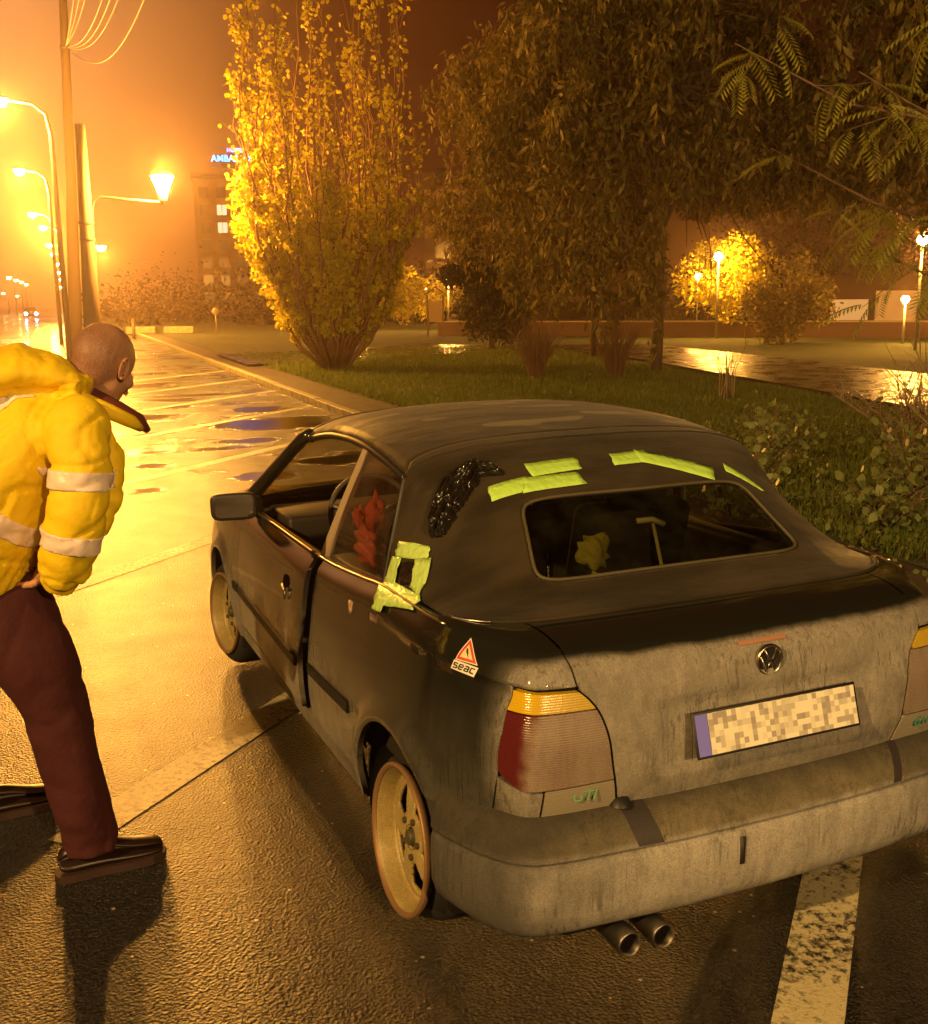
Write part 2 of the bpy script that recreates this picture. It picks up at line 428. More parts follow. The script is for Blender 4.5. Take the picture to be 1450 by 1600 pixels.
# lamp / lid seam: |x| of the lid edge against z
def lid_s(h):
    z = Z0+(.928-Z0)*h
    x = float(mono([.50, .53, .627, .736, .79, .825, .85, .90, .93], [.450, .453, .474, .490, .507, .532, .556, .563, .567], z))
    # plan station whose scaled x is that
    W = float(mono([0, .12, .30, .5, .7, .85, .95, 1.0], [.818, .838, .850, .853, .845, .828, .808, .782], h))/.852
    return s_of_x(x/W)
HB_REAR = hZ(.50, .15)
SIDE = (-1, 1)
# boot lid rear face
pl = []
na, nb_ = 41, 26
Hs = np.linspace(HB_REAR, 1.0, nb_); V = np.zeros((na, nb_, 3)); Vi = np.zeros((na, nb_, 3))
for j, h in enumerate(Hs):
    e = lid_s(h)-.003
    ss = np.linspace(-e, e, na); zz = Z0+(.928-Z0)*h
    off = np.zeros(na)
    P0 = Sf(ss, np.full(na, h), 0.0)
    # recess round the number plate and badge
    rx = np.clip((.345-np.abs(P0[:, 0]))/.02, 0, 1)*np.clip((zz-.60)/.02, 0, 1)*np.clip((.795-zz)/.02, 0, 1)
    P0[:, 1] += .014*rx
    V[:, j] = P0; Vi[:, j] = P0+np.array([0, .02, 0])
VV = list(V.reshape(-1, 3)); F = gridfaces(na, nb_, flip=True)
ring = [(i, 0) for i in range(na)]+[(na-1, j) for j in range(1, nb_)]
ring = [(0, nb_-1-j) for j in range(nb_-1)]+ring
b0 = len(VV)
for i, j in ring: VV.append(V[i, j])
for i, j in ring: VV.append(Vi[i, j])
for k in range(len(ring)-1): F.append((b0+k, b0+k+1, b0+len(ring)+k+1, b0+len(ring)+k))
lid = fixnormals(mesh('boot_lid', VV, F, M['paint'], car))

# ---- soft top net
ROWS = np.array([
 [(0, 2.37, 1.325), (-.22, 2.365, 1.322), (-.42, 2.355, 1.304), (-.54, 2.34, 1.272), (-.60, 2.33, 1.235), (-.64, 2.30, 1.10), (-.72, 2.3, .92)],
 [(0, 1.93, 1.380), (-.22, 1.93, 1.376), (-.42, 1.93, 1.360), (-.56, 1.93, 1.330), (-.622, 1.92, 1.293), (-.66, 1.92, 1.15), (-.74, 1.92, .92)],
 [(0, 1.50, 1.380), (-.22, 1.50, 1.376), (-.43, 1.50, 1.360), (-.575, 1.50, 1.335), (-.635, 1.50, 1.302), (-.67, 1.5, 1.15), (-.75, 1.5, .92)],
 [(0, 1.17, 1.345), (-.22, 1.17, 1.342), (-.43, 1.17, 1.328), (-.58, 1.15, 1.297), (-.640, 1.11, 1.250), (-.70, 1.07, 1.09), (-.762, 1.02, .937)],
 [(0, 1.02, 1.312), (-.22, 1.02, 1.309), (-.43, 1.02, 1.294), (-.57, 1.02, 1.262), (-.635, 1.00, 1.205), (-.70, .95, 1.075), (-.760, .90, .948)],
 [(0, .790, 1.205), (-.22, .80, 1.204), (-.40, .82, 1.196), (-.54, .87, 1.172), (-.625, .89, 1.130), (-.695, .84, 1.04), (-.756, .78, .955)],
 [(0, .545, 1.020), (-.24, .55, 1.018), (-.46, .57, 1.010), (-.57, .62, 1.005), (-.65, .67, .995), (-.71, .67, .975), (-.748, .65, .957)],
 [(0, .400, .957), (-.24, .402, .957), (-.46, .41, .955), (-.58, .43, .953), (-.65, .46, .953), (-.70, .50, .953), (-.736, .55, .954)]])
NET = np.concatenate([ROWS, ROWS[:, -2::-1][:, ::1]*np.array([-1, 1, 1])], 1) if False else None
half = ROWS[:, ::-1]                                   # belt ... centre (left)
right = ROWS[:, 1:]*np.array([-1, 1, 1])
NET = np.concatenate([half, right], 1)                 # 8 x 13, u index 0..12 -> u = idx-6
def cat(P, t):
    """Catmull-Rom of P[n,...] at t"""
    n = len(P); k = int(min(max(math.floor(t), 0), n-2)); f = t-k
    p1, p2 = P[k], P[k+1]; p0 = P[k-1] if k > 0 else 2*p1-p2; p3 = P[k+2] if k+2 < n else 2*p2-p1
    return .5*((2*p1)+(-p0+p2)*f+(2*p0-5*p1+4*p2-p3)*f*f+(-p0+3*p1-3*p2+p3)*f**3)
def Rf(u, v):
    row = cat(NET.transpose(0, 1, 2), v)               # 13 x 3
    return cat(row, u+6)
def RP(u0, u1, v0, v1, nu, nv, off=0.0):
    us = np.linspace(u0, u1, nu); vs = np.linspace(v0, v1, nv)
    out = np.zeros((nv, nu, 3))
    for j, v in enumerate(vs):
        row = cat(NET, v)
        for i, u in enumerate(us): out[j, i] = cat(row, u+6)
    return out
def Rn(u, v):
    e = .02; a = Rf(u+e, v)-Rf(u-e, v); b = Rf(u, min(v+e, 7))-Rf(u, max(v-e, 0)); n = np.cross(a, b); n /= np.linalg.norm(n)
    return n if n[2] > 0 else -n

# window outline in (u,v): rounded rectangle
def wincoord(u, v):
    a = abs(u)/2.0; b = (v-5.53)/.50
    return a**7+abs(b)**7
fab = MB()
front = RP(-4, 4, 0, 3, 49, 31); nv, nu = front.shape[:2]
fab.add(front.reshape(-1, 3), gridfaces(nv, nu, flip=True))
nu2, nv2 = 145, 97
rear = RP(-6, 6, 3, 7, nu2, nv2); us = np.linspace(-6, 6, nu2); vs = np.linspace(3, 7, nv2)
F = []
for j in range(nv2-1):
    for i in range(nu2-1):
        if wincoord((us[i]+us[i+1])/2, (vs[j]+vs[j+1])/2) < 1: continue
        F.append((j*nu2+i, j*nu2+i+1, (j+1)*nu2+i+1, (j+1)*nu2+i))
fab.add(rear.reshape(-1, 3), F)
top = fixnormals(fab.build('soft_top', M['fabric'], car))
so = top.modifiers.new('solid', 'SOLIDIFY'); so.thickness = .006; so.offset = -1
# seams, folds of the hood: piping tubes
def rline(pts, n=40, off=.003):
    out = []
    for k in range(n):
        t = k/(n-1)*(len(pts)-1); i = min(int(t), len(pts)-2); f = t-i
        u = pts[i][0]*(1-f)+pts[i+1][0]*f; v = pts[i][1]*(1-f)+pts[i+1][1]*f
        out.append(Rf(u, v)+Rn(u, v)*off)
    return out
wr = MB()
ring = []
for k in range(120):
    th = 2*math.pi*k/120; c, s = math.cos(th), math.sin(th)
    rr = (abs(c)**7+abs(s)**7)**(-1/7)
    u, v = 2.0*rr*c, 5.53+.50*rr*s; ring.append(Rf(u, v)+Rn(u, v)*.004)
ring.append(ring[0]); wr.tube(ring, .0055, 8, cap=False)
M['winseal'] = grime_mat('mossy window seal', (.025, .02, .014), (.13, .11, .05), .6, .6, .3, False)
wr.build('rear_window_seal', M['winseal'], car)
gp = []
for j in range(25):
    for i in range(49):
        gp.append(None)
ctr = Rf(0, 5.53); gv = [tuple(ctr+Rn(0, 5.53)*-.004)]; gf = []
nr, nt_ = 10, 96
for q in range(1, nr+1):
    for k in range(nt_):
        th = 2*math.pi*k/nt_; c, s = math.cos(th), math.sin(th); rr = (abs(c)**7+abs(s)**7)**(-1/7)*q/nr*1.0
        u, v = 2.0*rr*c, 5.53+.50*rr*s; gv.append(Rf(u, v)-Rn(u, v)*.004)
for k in range(nt_): gf.append((0, 1+k, 1+(k+1) % nt_))
for q in range(nr-1):
    for k in range(nt_):
        gf.append((1+q*nt_+k, 1+(q+1)*nt_+k, 1+(q+1)*nt_+(k+1) % nt_, 1+q*nt_+(k+1) % nt_))
mesh('rear_window', gv, gf, M['rearglass'], car)
sm = MB()
sm.tube(rline([(-4.05, 3.0), (-3, 3.25), (-1.5, 3.42), (0, 3.45), (1.5, 3.42), (3, 3.25), (4.05, 3.0)], 70, .001), .0045, 6)
sm.tube(rline([(-6, 7), (6, 7)], 90, .002), .007, 6)
sm.build('hood_seam', M['fabric'], car)
for sg in (-1, 1):
    rl = MB()
    rl.tube(rline([(4.12*sg, 0), (4.1*sg, 3)], 50, -.004), .013, 8)
    rl.tube(rline([(4.05*sg, 3), (4.7*sg, 3.02), (5.4*sg, 3.05), (6*sg, 3.1)], 24, 0), .009, 8)
    rl.build('door_frame_rail', M['black'], car)

# ---- deck between tail edge and hood
def deckrow(t, sgn=-1):
    """t 0..6: hood base columns from the middle to the belt -> (outer, inner)"""
    P = cat(ROWS[7], t); s = float(np.interp(t, [0, 3, 4, 5, 6], [0, lid_s(1.0), s_of_x(.69), s_of_y(.33), s_of_y(.56)]))
    return Sf(np.array(s), np.array(1.0)), P
def deck(name, t0, t1, n, m_, both=False, pad0=0, mirror=False):
    mb = MB(); rows = []
    ts = np.linspace(t0, t1, n)
    for t in ts:
        if t < 0: o, i_ = deckrow(-t); o = o*np.array([-1, 1, 1]); i_ = i_*np.array([-1, 1, 1])
        else: o, i_ = deckrow(t)
        r = []
        for k in range(9):
            b = k/8; q = o*(1-b)+i_*b; q = q.copy(); q[2] += .010*math.sin(math.pi*b)+ (-.003 if k == 8 else 0); r.append(q)
        rows.append(r)
    V = np.array(rows)
    if mirror: V = V*np.array([-1, 1, 1])
    mb.add(V.reshape(-1, 3), gridfaces(n, 9)); return fixnormals(mb.build(name, m_, car))
deck('boot_lid_top', -2.97, 2.97, 41, M['paint'])
deck('rear_shoulder', 3.03, 6, 20, M['paint']); deck('rear_shoulder', 3.03, 6, 20, M['paint'], mirror=True)
# belt strips along the doors and quarter windows
for sg in (-1, 1):
    mb = MB(); V = []
    ys_ = list(np.linspace(.555, 2.85, 40))
    for y in ys_:
        o = Sf(np.array(s_of_y(y)), np.array(1.0))
        if y < 1.02:
            xi = np.interp(y, [.55, .65, .78, .90, 1.02], [-.736, -.748, -.756, -.760, -.762]); zi = float(zbelt(y))+.004
        else: xi = -.752; zi = float(zbelt(y))+.004
        q = np.array([xi, y, zi])
        for b in (0, .33, .66, 1): V.append((o*(1-b)+q*b+np.array([0, 0, .004*math.sin(math.pi*b)]))*np.array([-sg*-1 if False else (1 if sg < 0 else -1), 1, 1]))
    mb.add(V, gridfaces(len(ys_), 4)); fixnormals(mb.build('belt_moulding', M['paint'], car))
    mb = MB(); P = []
    for y in np.linspace(.50, 1.60, 30):
        o = Sf(np.array(s_of_y(y)), np.array(1.0)); P.append((o[0]*(1 if sg < 0 else -1), o[1], o[2]+.006))
    mb.tube(P, .0055, 6)
    P = []
    for t in np.linspace(6.0, 4.2, 24):
        q = cat(ROWS[7], t)*np.array([1 if sg < 0 else -1, 1, 1]); P.append((q[0], q[1]-.012, q[2]+.004))
    mb.tube(P, [.0045-.0030*k/23 for k in range(24)], 6)
    P = []
    for y in np.linspace(1.66, 2.74, 20):
        o = Sf(np.array(s_of_y(y)), np.array(1.0)); P.append((o[0]*(1 if sg < 0 else -1), o[1], o[2]+.006))
    mb.tube(P, .0055, 6); mb.build('belt_trim', M['chrome'], car)

# ---- side panels
def archh(hub):
    def f(s):
        y = float(np.interp(s, SS, PLAN[:, 1])); d = RARC**2-(y-hub)**2
        z = HZ+math.sqrt(d) if d > 0 else 0
        return z
    return f
def flare(hub):
    def off(S_, H_):
        P = Sf(S_, H_); r = np.hypot(P[..., 1]-hub, P[..., 2]-HZ)
        return .020*np.clip(1-np.abs(r-RARC-.02)/.06, 0, 1)*(P[..., 2] > HZ-.05)
    return off
LOUT = lambda h: s_of_x(.70)+.135-.02*0
def lens_out_s(h):
    z = Z0+(.93-Z0)*h
    return float(mono([.5, .60, .64, .70, .74, .80, .84, .87], [.79, .79, .784, .786, .775, .762, .747, .745], z))
for side in SIDE:
    # quarter panel
    s0, s1 = s_of_y(.60), s_of_y(yd1-.055)
    ya, yb = HUBR-RARC, HUBR+RARC
    aw = sorted(set(list(np.linspace(0, 1, 60))+[ (s_of_y(HUBR+RARC*math.cos(t))-0)/1 for t in []]))
    h1 = hZ(.855, .18)
    def sL(h): return lens_out_s(h)+.003 if h <= h1+1e-6 else lid_s(h)+.003
    def sR(h):
        return s_of_y(float(mono([0, .1, .35, .7, 1.0], [1.60, 1.60, 1.585, 1.535, 1.565], h)))
    zs = archh(HUBR)
    ya_s, yb_s = s_of_y(ya), s_of_y(yb)
    sA = sL(.4); sB_ = sR(.4)
    cols = list(np.linspace(sA, ya_s-.001, 14))+[s_of_y(HUBR-RARC*math.cos(t)) for t in np.linspace(0.001, math.pi-.001, 40)]+list(np.linspace(yb_s+.001, sB_, 16))
    aw = (np.array(cols)-sA)/(sB_-sA)
    def hf(a, j):
        hb = .4
        for _ in range(3):
            sa = sL(min(hb, h1))*(1-a)+sR(hb)*a; y = float(np.interp(sa, SS, PLAN[:, 1])); lo = .25 if y > HUBR else .50
            hb = hZ(max(zs(sa), lo), y)
        if j <= 13: return hb+(h1-hb)*j/13
        return h1+2e-5+(1-h1-2e-5)*(j-14)/8
    panel('rear_quarter_panel', sL, sR, None, None, 0, 23, M['paint'], car, side=side, aw=aw, off=flare(HUBR), hfun=hf)
    panel('rear_corner_panel', lambda h: s_of_x(.655)+.006, lambda h: .7875, const(hZ(.50, .2)), lambda a: hZ(.604+.036*max(0, a-.3)**1.3, .2), 16, 6, M['paint'], car, side=side)
    # lamp
    lamp = D.objects.new('tail_lamp', None); COL.objects.link(lamp); lamp.parent = car
    hT = None
    aL = lambda h: lid_s(h)+.005
    o_ = .004
    panel('indicator_lens', aL, lens_out_s, const(hZ(.800, .18)), lambda a: hZ(.842+.006*a, .18), 24, 6, M['amber'], lamp, side=side, off=o_)
    panel('red_lens', aL, lens_out_s, lambda a: hZ(.618-.008*a+.40*max(0, a-.70)**2, .18), const(hZ(.796, .18)), 24, 14, M['redlens'], lamp, side=side, off=o_)
    panel('reflector_panel', aL, lambda h: s_of_x(.655), const(hZ(.50, .18)), lambda a: hZ(.613-.006*a, .18), 14, 8, M['whitelens'], lamp, side=side, off=.002)
    # door
    dL = lambda h: s_of_y(float(mono([0, .1, .35, .7, 1.0], [1.645, 1.645, 1.635, 1.585, 1.612], h)))
    dR = const(s_of_y(yd0))
    ajar = (lambda S_, H_: .022*np.clip((2.745-np.interp(S_, SS, PLAN[:, 1]))/1.1, 0, 1)) if side < 0 else 0.0
    door = panel('door', dL, dR, const(.13), const(1.0), 24, 16, M['paint'], car, side=side, off=ajar)
    # sill
    panel('sill', const(yb_s+.012), const(s_of_y(HUBF-RARC)-.008), const(-.02), const(.105), 20, 4, M['paint'], car, side=side, off=.004)
    # front fender
    zf = archh(HUBF)
    fs0 = s_of_y(yd0+.006); fa, fb = s_of_y(HUBF-RARC), s_of_y(HUBF+RARC); fe = s_of_y(3.78)
    cols = list(np.linspace(fs0, fa-.001, 6))+[s_of_y(HUBF-RARC*math.cos(t)) for t in np.linspace(.001, math.pi-.001, 36)]+list(np.linspace(fb+.001, fe, 8))
    aw = (np.array(cols)-fs0)/(fe-fs0)
    def hBf(a):
        s = fs0+(fe-fs0)*a; y = float(np.interp(s, SS, PLAN[:, 1])); z = max(zf(s), .25); return hZ(z, y)
    panel('front_fender', const(fs0), const(fe), hBf, const(1.0), 0, 14, M['paint'], car, side=side, aw=aw, off=flare(HUBF))
    # rub strip
    for ya_, yb_ in ((1.10, 1.555), (1.655, 2.735), (2.76, 2.86)):
        panel('rub_strip', const(s_of_y(ya_)), const(s_of_y(yb_)), lambda a: hZ(.488, 2), lambda a: hZ(.524, 2), 14, 5, M['black'], car, side=side,
              off=(lambda S_, H_: .010+(.022*np.clip((2.745-np.interp(S_, SS, PLAN[:, 1]))/1.1, 0, 1) if ya_ > 1.6 and side < 0 else 0)), skirt=.02)
# front end
panel('front_panel', const(s_of_y(3.78)), const(SMAX), const(0), const(1.0), 20, 12, M['paint'], car, side=-1)
panel('front_panel', const(s_of_y(3.78)), const(SMAX), const(0), const(1.0), 20, 12, M['paint'], car, side=1)
# bonnet and scuttle
rows = []
for k in range(41):
    t = k/40*2-1; a = 1-abs(t); s = s_of_y(2.86)+(SMAX-s_of_y(2.86))*a
    o = Sf(np.array(s), np.array(1.0)); o = o*np.array([1 if t < 0 else -1, 1, 1])
    sx = -1 if t < 0 else 1
    c = np.array([sx*.735*(1-a)**.8, 2.84+.22*(1-(1-a)**2), .872+.03*a])
    rows.append([o*(1-b)+c*b+np.array([0, 0, .045*math.sin(math.pi*b)*min(1, a*3)]) for b in np.linspace(0, 1, 10)])
fixnormals(mesh('bonnet', np.array(rows).reshape(-1, 3), gridfaces(41, 10), M['paint'], car))
# windscreen + pillars
rows = []
for k in range(25):
    t = k/24*2-1
    b0 = np.array([.725*t, 3.04-.20*t*t, .885]); t0 = cat(NET[0], 6+4*t)+np.array([0, .015, -.012])
    rows.append([b0*(1-b)+t0*b for b in np.linspace(0, 1, 8)])
mesh('windscreen', np.array(rows).reshape(-1, 3), gridfaces(25, 8), M['glass'], car)
for sg in (-1, 1):
    mb = MB(); mb.tube([(sg*.775, 2.92, .86), (sg*.735, 2.82, .925), (sg*.672, 2.57, 1.09), (sg*.622, 2.38, 1.215), (sg*.60, 2.32, 1.24)], [.04, .034, .030, .028, .026], 8)
    mb.build('windscreen_pillar', M['paint'], car)
mb = MB(); mb.tube([cat(NET[0], 6+4*t)+np.array([0, .02, -.02]) for t in np.linspace(-1, 1, 21)], .022, 8); mb.build('windscreen_header', M['black'], car)
mb = MB(); mb.tube([(-.73, 2.84, .885), (-.5, 2.95, .89), (0, 3.04, .892), (.5, 2.95, .89), (.73, 2.84, .885)], .018, 8); mb.build('windscreen_base', M['black'], car)
# quarter glass and its post
for sg in (-1, 1):
    V = []; nn = 16
    for a in np.linspace(0, 1, nn):
        yb_ = 1.60+(1.03-1.60)*a; yt = 1.475+(1.12-1.475)*a
        tp = np.interp(yt, [1.11, 1.5, 1.92], [-.640, -.635, -.622]); tz = np.interp(yt, [1.11, 1.3, 1.5], [1.245, 1.285, 1.298])
        bq = np.array([-.755, yb_, float(zbelt(yb_))-.01]); tq = np.array([tp, yt, tz])
        for b in np.linspace(0, 1, 8):
            q = bq*(1-b)+tq*b; q[0] -= .012*math.sin(math.pi*b); V.append(q*np.array([1 if sg < 0 else -1, 1, 1]))
    mesh('quarter_window', V, gridfaces(nn, 8), M['glass'], car)
    mb = MB(); A = Vector((sg*.765, 1.635, .885)); B = Vector((sg*.640, 1.475, 1.292)); n_ = 8
    V = []
    for b in np.linspace(0, 1, n_):
        q = A.lerp(B, b); q.x += sg*.003*math.sin(math.pi*b); w = .058-.010*b
        for dx, dy in ((0, w/2), (0, -w/2), (-sg*.02, -w/2), (-sg*.02, w/2)): V.append((q.x+dx+sg*.004, q.y+dy, q.z))
    F = []
    for i in range(n_-1):
        for k in range(4): F.append((i*4+k, i*4+(k+1) % 4, i*4+4+(k+1) % 4, i*4+4+k))
    F += [(0, 1, 2, 3), tuple((n_-1)*4+k for k in range(4))[::-1]]
    fixnormals(mesh('window_post', V, F, M['strip'], car, smooth=False))
# right door glass closed
V = []
for a in np.linspace(0, 1, 20):
    yb_ = 1.64+(2.78-1.64)*a; yt = 1.50+(2.34-1.50)*a
    tp = np.interp(yt, [1.11, 1.5, 1.92, 2.33], [.640, .635, .622, .600]); tz = np.interp(yt, [1.5, 1.92, 2.33], [1.295, 1.288, 1.232])
    for b in np.linspace(0, 1, 8): V.append(np.array([.752, yb_, .875])*(1-b)+np.array([tp, yt, tz])*b+np.array([.012*math.sin(math.pi*b), 0, 0]))
mesh('door_window', V, gridfaces(20, 8), M['glass'], car)

# ---- bumper
def sweepS(name, sA_, sB_, prof, n, m_, parent=car, hz=.5):
    ss = np.linspace(sA_, sB_, n); V = []
    for s in ss:
        a = abs(s)
        for off, z in prof(a):
            o = Sf(np.array(s), np.array(hof(s, np.array(.40))), np.array(off)); V.append((o[0], o[1], z))
    k = len(prof(0.0)); F = gridfaces(n, k)
    return fixnormals(mesh(name, V, F, m_, parent))
def bprof(a):
    # the lower edge sweeps up slightly toward the wheel
    t = min(max((a-.78)/.30, 0), 1); up = .03*t; o = 1-.62*t
    base = [(-.03, .538), (.0, .536), (.014*o, .533), (.040*o, .511), (.062*o, .484), (.075*o, .462), (.079*o, .448), (.075*o, .441), (.069*o, .438), (.069*o, .428), (.075*o, .425), (.079*o, .415), (.081*o, .36),
            (.078*o, .30), (.066*o, .262), (.058*o, .244), (.050*o, .236), (.0, .228)]
    return [(of, z+up*(1 if z < .3 else .1)) for of, z in base]
sb = s_of_y(HUBR-RARC+.005)
bumper = sweepS('rear_bumper', -sb, sb, bprof, 121, M['bumper'])
# dark worn patch on the bumper, recess beside it
def patch_on_bumper(name, pts_s, w, m_):
    V = []; n = 14
    return None
for x, y in ((-.462, .075), (-.365, .070)):
    ex = MB()
    prof = [(.0, .16), (.024, .16), (.026, .02), (.0285, .0), (.031, -.003), (.033, .0), (.034, .01), (.033, .05), (.032, .25)]
    ex.lathe(prof, (x, y, .196), 'Y', 28)
    e_ = ex.build('exhaust_pipe', M['exhaust'], car); fixnormals(e_)
    so_ = MB(); so_.lathe([(0, .06), (.026, .061), (.0262, .02)], (x, y, .196), 'Y', 24); so_.build('exhaust_bore', M['soot'], e_)
# under body
ub = MB(); ub.box((0, 2.0, .30), (1.3, 3.4, .10)); ub.box((-.41, .42, .22), (.34, .42, .12)); ub.box((0, .72, .28), (1.3, .08, .08))
bevel(ub.build('underbody', M['gap'], car), .02)

# ---- wheel arches liners and wheels
for sg in (-1, 1):
    for hub in (HUBR, HUBF):
        V = []
        for x in (.815, .80, .70, .56):
            for t in np.linspace(-.35, math.pi+.35, 30):
                r = RARC+(.012 if x < .81 else .004); V.append((sg*x, hub+r*math.cos(t), HZ+r*math.sin(t)))
        F = gridfaces(4, 30); c = len(V); V.append((sg*.56, hub, HZ))
        for k in range(29): F.append((3*30+k, 3*30+k+1, c))
        mesh('wheel_arch_liner', V, F, M['gap'], car)
def wheel(loc, sg, camber, steer, flat, RL=.212):
    w = D.objects.new('wheel', None); COL.objects.link(w); w.parent = car
    w.location = loc; w.rotation_euler = (0, R(camber), R(steer))
    o = -1 if sg < 0 else 1
    mb = MB()
    lip = [(RL-.022, -.012*1), (RL-.010, .004), (RL, .008), (RL+.004, .0), (RL, -.010), (RL-.006, -.03)]
    prof = [(RL-.006, -.03*1.0), (RL-.010, -.012), (RL-.030, -.060), (RL-.045, -.085), (RL-.05, -.12)]
    # lip: outer ring
    mb.lathe([(RL-.014, -.004), (RL-.008, .004), (RL-.001, .006), (RL+.004, .0), (RL+.002, -.012), (RL-.005, -.02)], axis='X', n=64, M=Matrix.Scale(o, 3, (1, 0, 0)) if o < 0 else None)
    fixnormals(mb.build('rim_lip', M['rimlip'], w))
    mb = MB(); mb.lathe([(RL-.012, -.004), (RL-.020, -.014), (RL-.024, -.052), (RL-.028, -.064), (RL-.046, -.068)], axis='X', n=64, M=Matrix.Scale(-1, 3, (1, 0, 0)) if o < 0 else None)
    fixnormals(mb.build('rim_dish', M['rim'], w))
    # spoked centre
    c = MB(); n5 = 5; NR, NT = 14, 120; r0, r1 = .03, RL-.040
    V = []
    for i in range(NR):
        r = r0+(r1-r0)*i/(NR-1)
        for k in range(NT):
            th = 2*math.pi*k/NT
            z = -.044-.020*((r-r0)/(r1-r0))**1.5
            V.append((o*z, r*math.cos(th), r*math.sin(th)))
    F = []
    for i in range(NR-1):
        rm = r0+(r1-r0)*(i+.5)/(NR-1)
        for k in range(NT):
            th = 2*math.pi*(k+.5)/NT; ph = (th*n5/(2*math.pi)) % 1-.5
            half_w = .115*RL/.2
            if abs(ph) < .22+.08*math.sin((rm-.09)*20) and .072 < rm < r1-.018: continue
            F.append((i*NT+k, i*NT+(k+1) % NT, (i+1)*NT+(k+1) % NT, (i+1)*NT+k))
    c.add(V, F); cc = fixnormals(c.build('wheel_centre', M['rim'], w)); s_ = cc.modifiers.new('s', 'SOLIDIFY'); s_.thickness = .012; s_.offset = 0
    h = MB(); h.lathe([(0, -.028), (.020, -.028), (.023, -.032), (.025, -.06)], axis='X', n=24, M=Matrix.Scale(-1, 3, (1, 0, 0)) if o < 0 else None)
    h.lathe([(.030, -.048), (.036, -.036), (.043, -.048)], axis='X', n=24, M=Matrix.Scale(-1, 3, (1, 0, 0)) if o < 0 else None)
    fixnormals(h.build('hub_cap', M['rimdark'], w))
    for q in range(5):
        th = 2*math.pi*(q+.5)/5; bt = MB(); bt.lathe([(0, -.030), (.009, -.030), (.0095, -.034), (.0095, -.05)], (0, .056*math.cos(th), .056*math.sin(th)), 'X', 6, M=Matrix.Scale(-1, 3, (1, 0, 0)) if o < 0 else None)
        bt.build('wheel_bolt', M['rimdark'], w, smooth=False)
    bk = MB(); bk.lathe([(0, -.150), (RL-.06, -.150), (RL-.05, -.12)], axis='X', n=32, M=Matrix.Scale(-1, 3, (1, 0, 0)) if o < 0 else None)
    bk.build('brake_disc', M['rimdark'], w)
    RT = RL+.058
    t = MB(); prof = [(RL-.012, -.018), (RL+.012, -.012), (RL+.035, -.020), (RT-.008, -.040), (RT, -.062), (RT, -.19), (RT-.008, -.205), (RL-.02, -.215), (RL-.02, -.19)]
    if flat: prof = [(RL-.015, -.030), (RL+.003, -.045), (RL+.020, -.085), (RL+.024, -.12), (RL+.024, -.20), (RL+.012, -.215), (RL-.02, -.215), (RL-.02, -.19)]
    NTt = 72; V = []
    for k in range(NTt):
        th = 2*math.pi*k/NTt
        for r, z in prof:
            y_, z_ = r*math.cos(th), r*math.sin(th)
            lim = -(loc[2]-.004) if not flat else -(loc[2]-.004)
            if z_ < lim:
                z = z - (.03 if flat else 0)*min(1, (lim-z_)/.03); z_ = lim
            V.append((o*z, y_, z_))
    t.add(V, gridfaces(NTt, len(prof), wrapu=True)); fixnormals(t.build('tyre', M['rubber'], w))
    return w
wheel((-.842, .705, .262), -1, 4, 0, True, .215)
wheel((-.838, HUBF, .268), -1, 1.5, 7, False, .20)
wheel((.842, .705, .268), 1, 0, 0, False, .2)
wheel((.842, HUBF, .268), 1, 0, -5, False, .195)

# ---- mirror
mm = D.objects.new('door_mirror', None); COL.objects.link(mm); mm.parent = car
V = []; F = []
cx, cy, cz = -.880, 2.60, .918
mb = MB()
def rbox(cx_, cy_, cz_, wx, wy, wz, n=10, rz=0.0, taper=.8):
    V = []; rows_ = [(-.5, .90), (-.46, .98), (-.3, 1.0), (0, 1.0), (.25, .93), (.42, .75), (.5, .5)]
    pn = 32; Mz = Matrix.Rotation(rz, 3, 'Z')
    for (t, sc) in rows_:
        for k in range(pn):
            th = 2*math.pi*k/pn; c, s = math.cos(th), math.sin(th); rr = (abs(c)**5+abs(s)**5)**(-.2)
            V.append(Mz @ Vector((wx/2*rr*c*sc, wy*t, wz/2*rr*s*sc))+Vector((cx_, cy_, cz_)))
    F = gridfaces(len(rows_), pn)
    for i in range(len(rows_)-1): F.append((i*pn+pn-1, i*pn, (i+1)*pn, (i+1)*pn+pn-1))
    F.append(tuple((len(rows_)-1)*pn+k for k in range(pn)))
    F = [f for f in F]
    return V, F
V, F = rbox(cx, cy, cz, .195, .10, .118, rz=R(-8)); F.append(tuple(range(32))[::-1])
mb.add(V, F); mb.tube([(-.76, 2.64, .90), (-.80, 2.63, .905), (-.84, 2.61, .915)], [.045, .038, .034], 10)
mo = fixnormals(mb.build('mirror_housing', M['black'], mm))
V = []
pn = 32; Mz = Matrix.Rotation(R(-8), 3, 'Z')
for k in range(pn):
    th = 2*math.pi*k/pn; c, s = math.cos(th), math.sin(th); rr = (abs(c)**6+abs(s)**6)**(-1/6)
    V.append(Mz @ Vector((.080*rr*c, -.0525, .045*rr*s))+Vector((cx, cy, cz)))
mesh('mirror_glass', V, [tuple(range(pn))], M['mirror'], mm, smooth=False)
# right mirror
V, F = rbox(.905, cy, cz, .215, .10, .125, rz=R(8)); F.append(tuple(range(32))[::-1])
mb = MB(); mb.add(V, F); fixnormals(mb.build('door_mirror', M['black'], car))

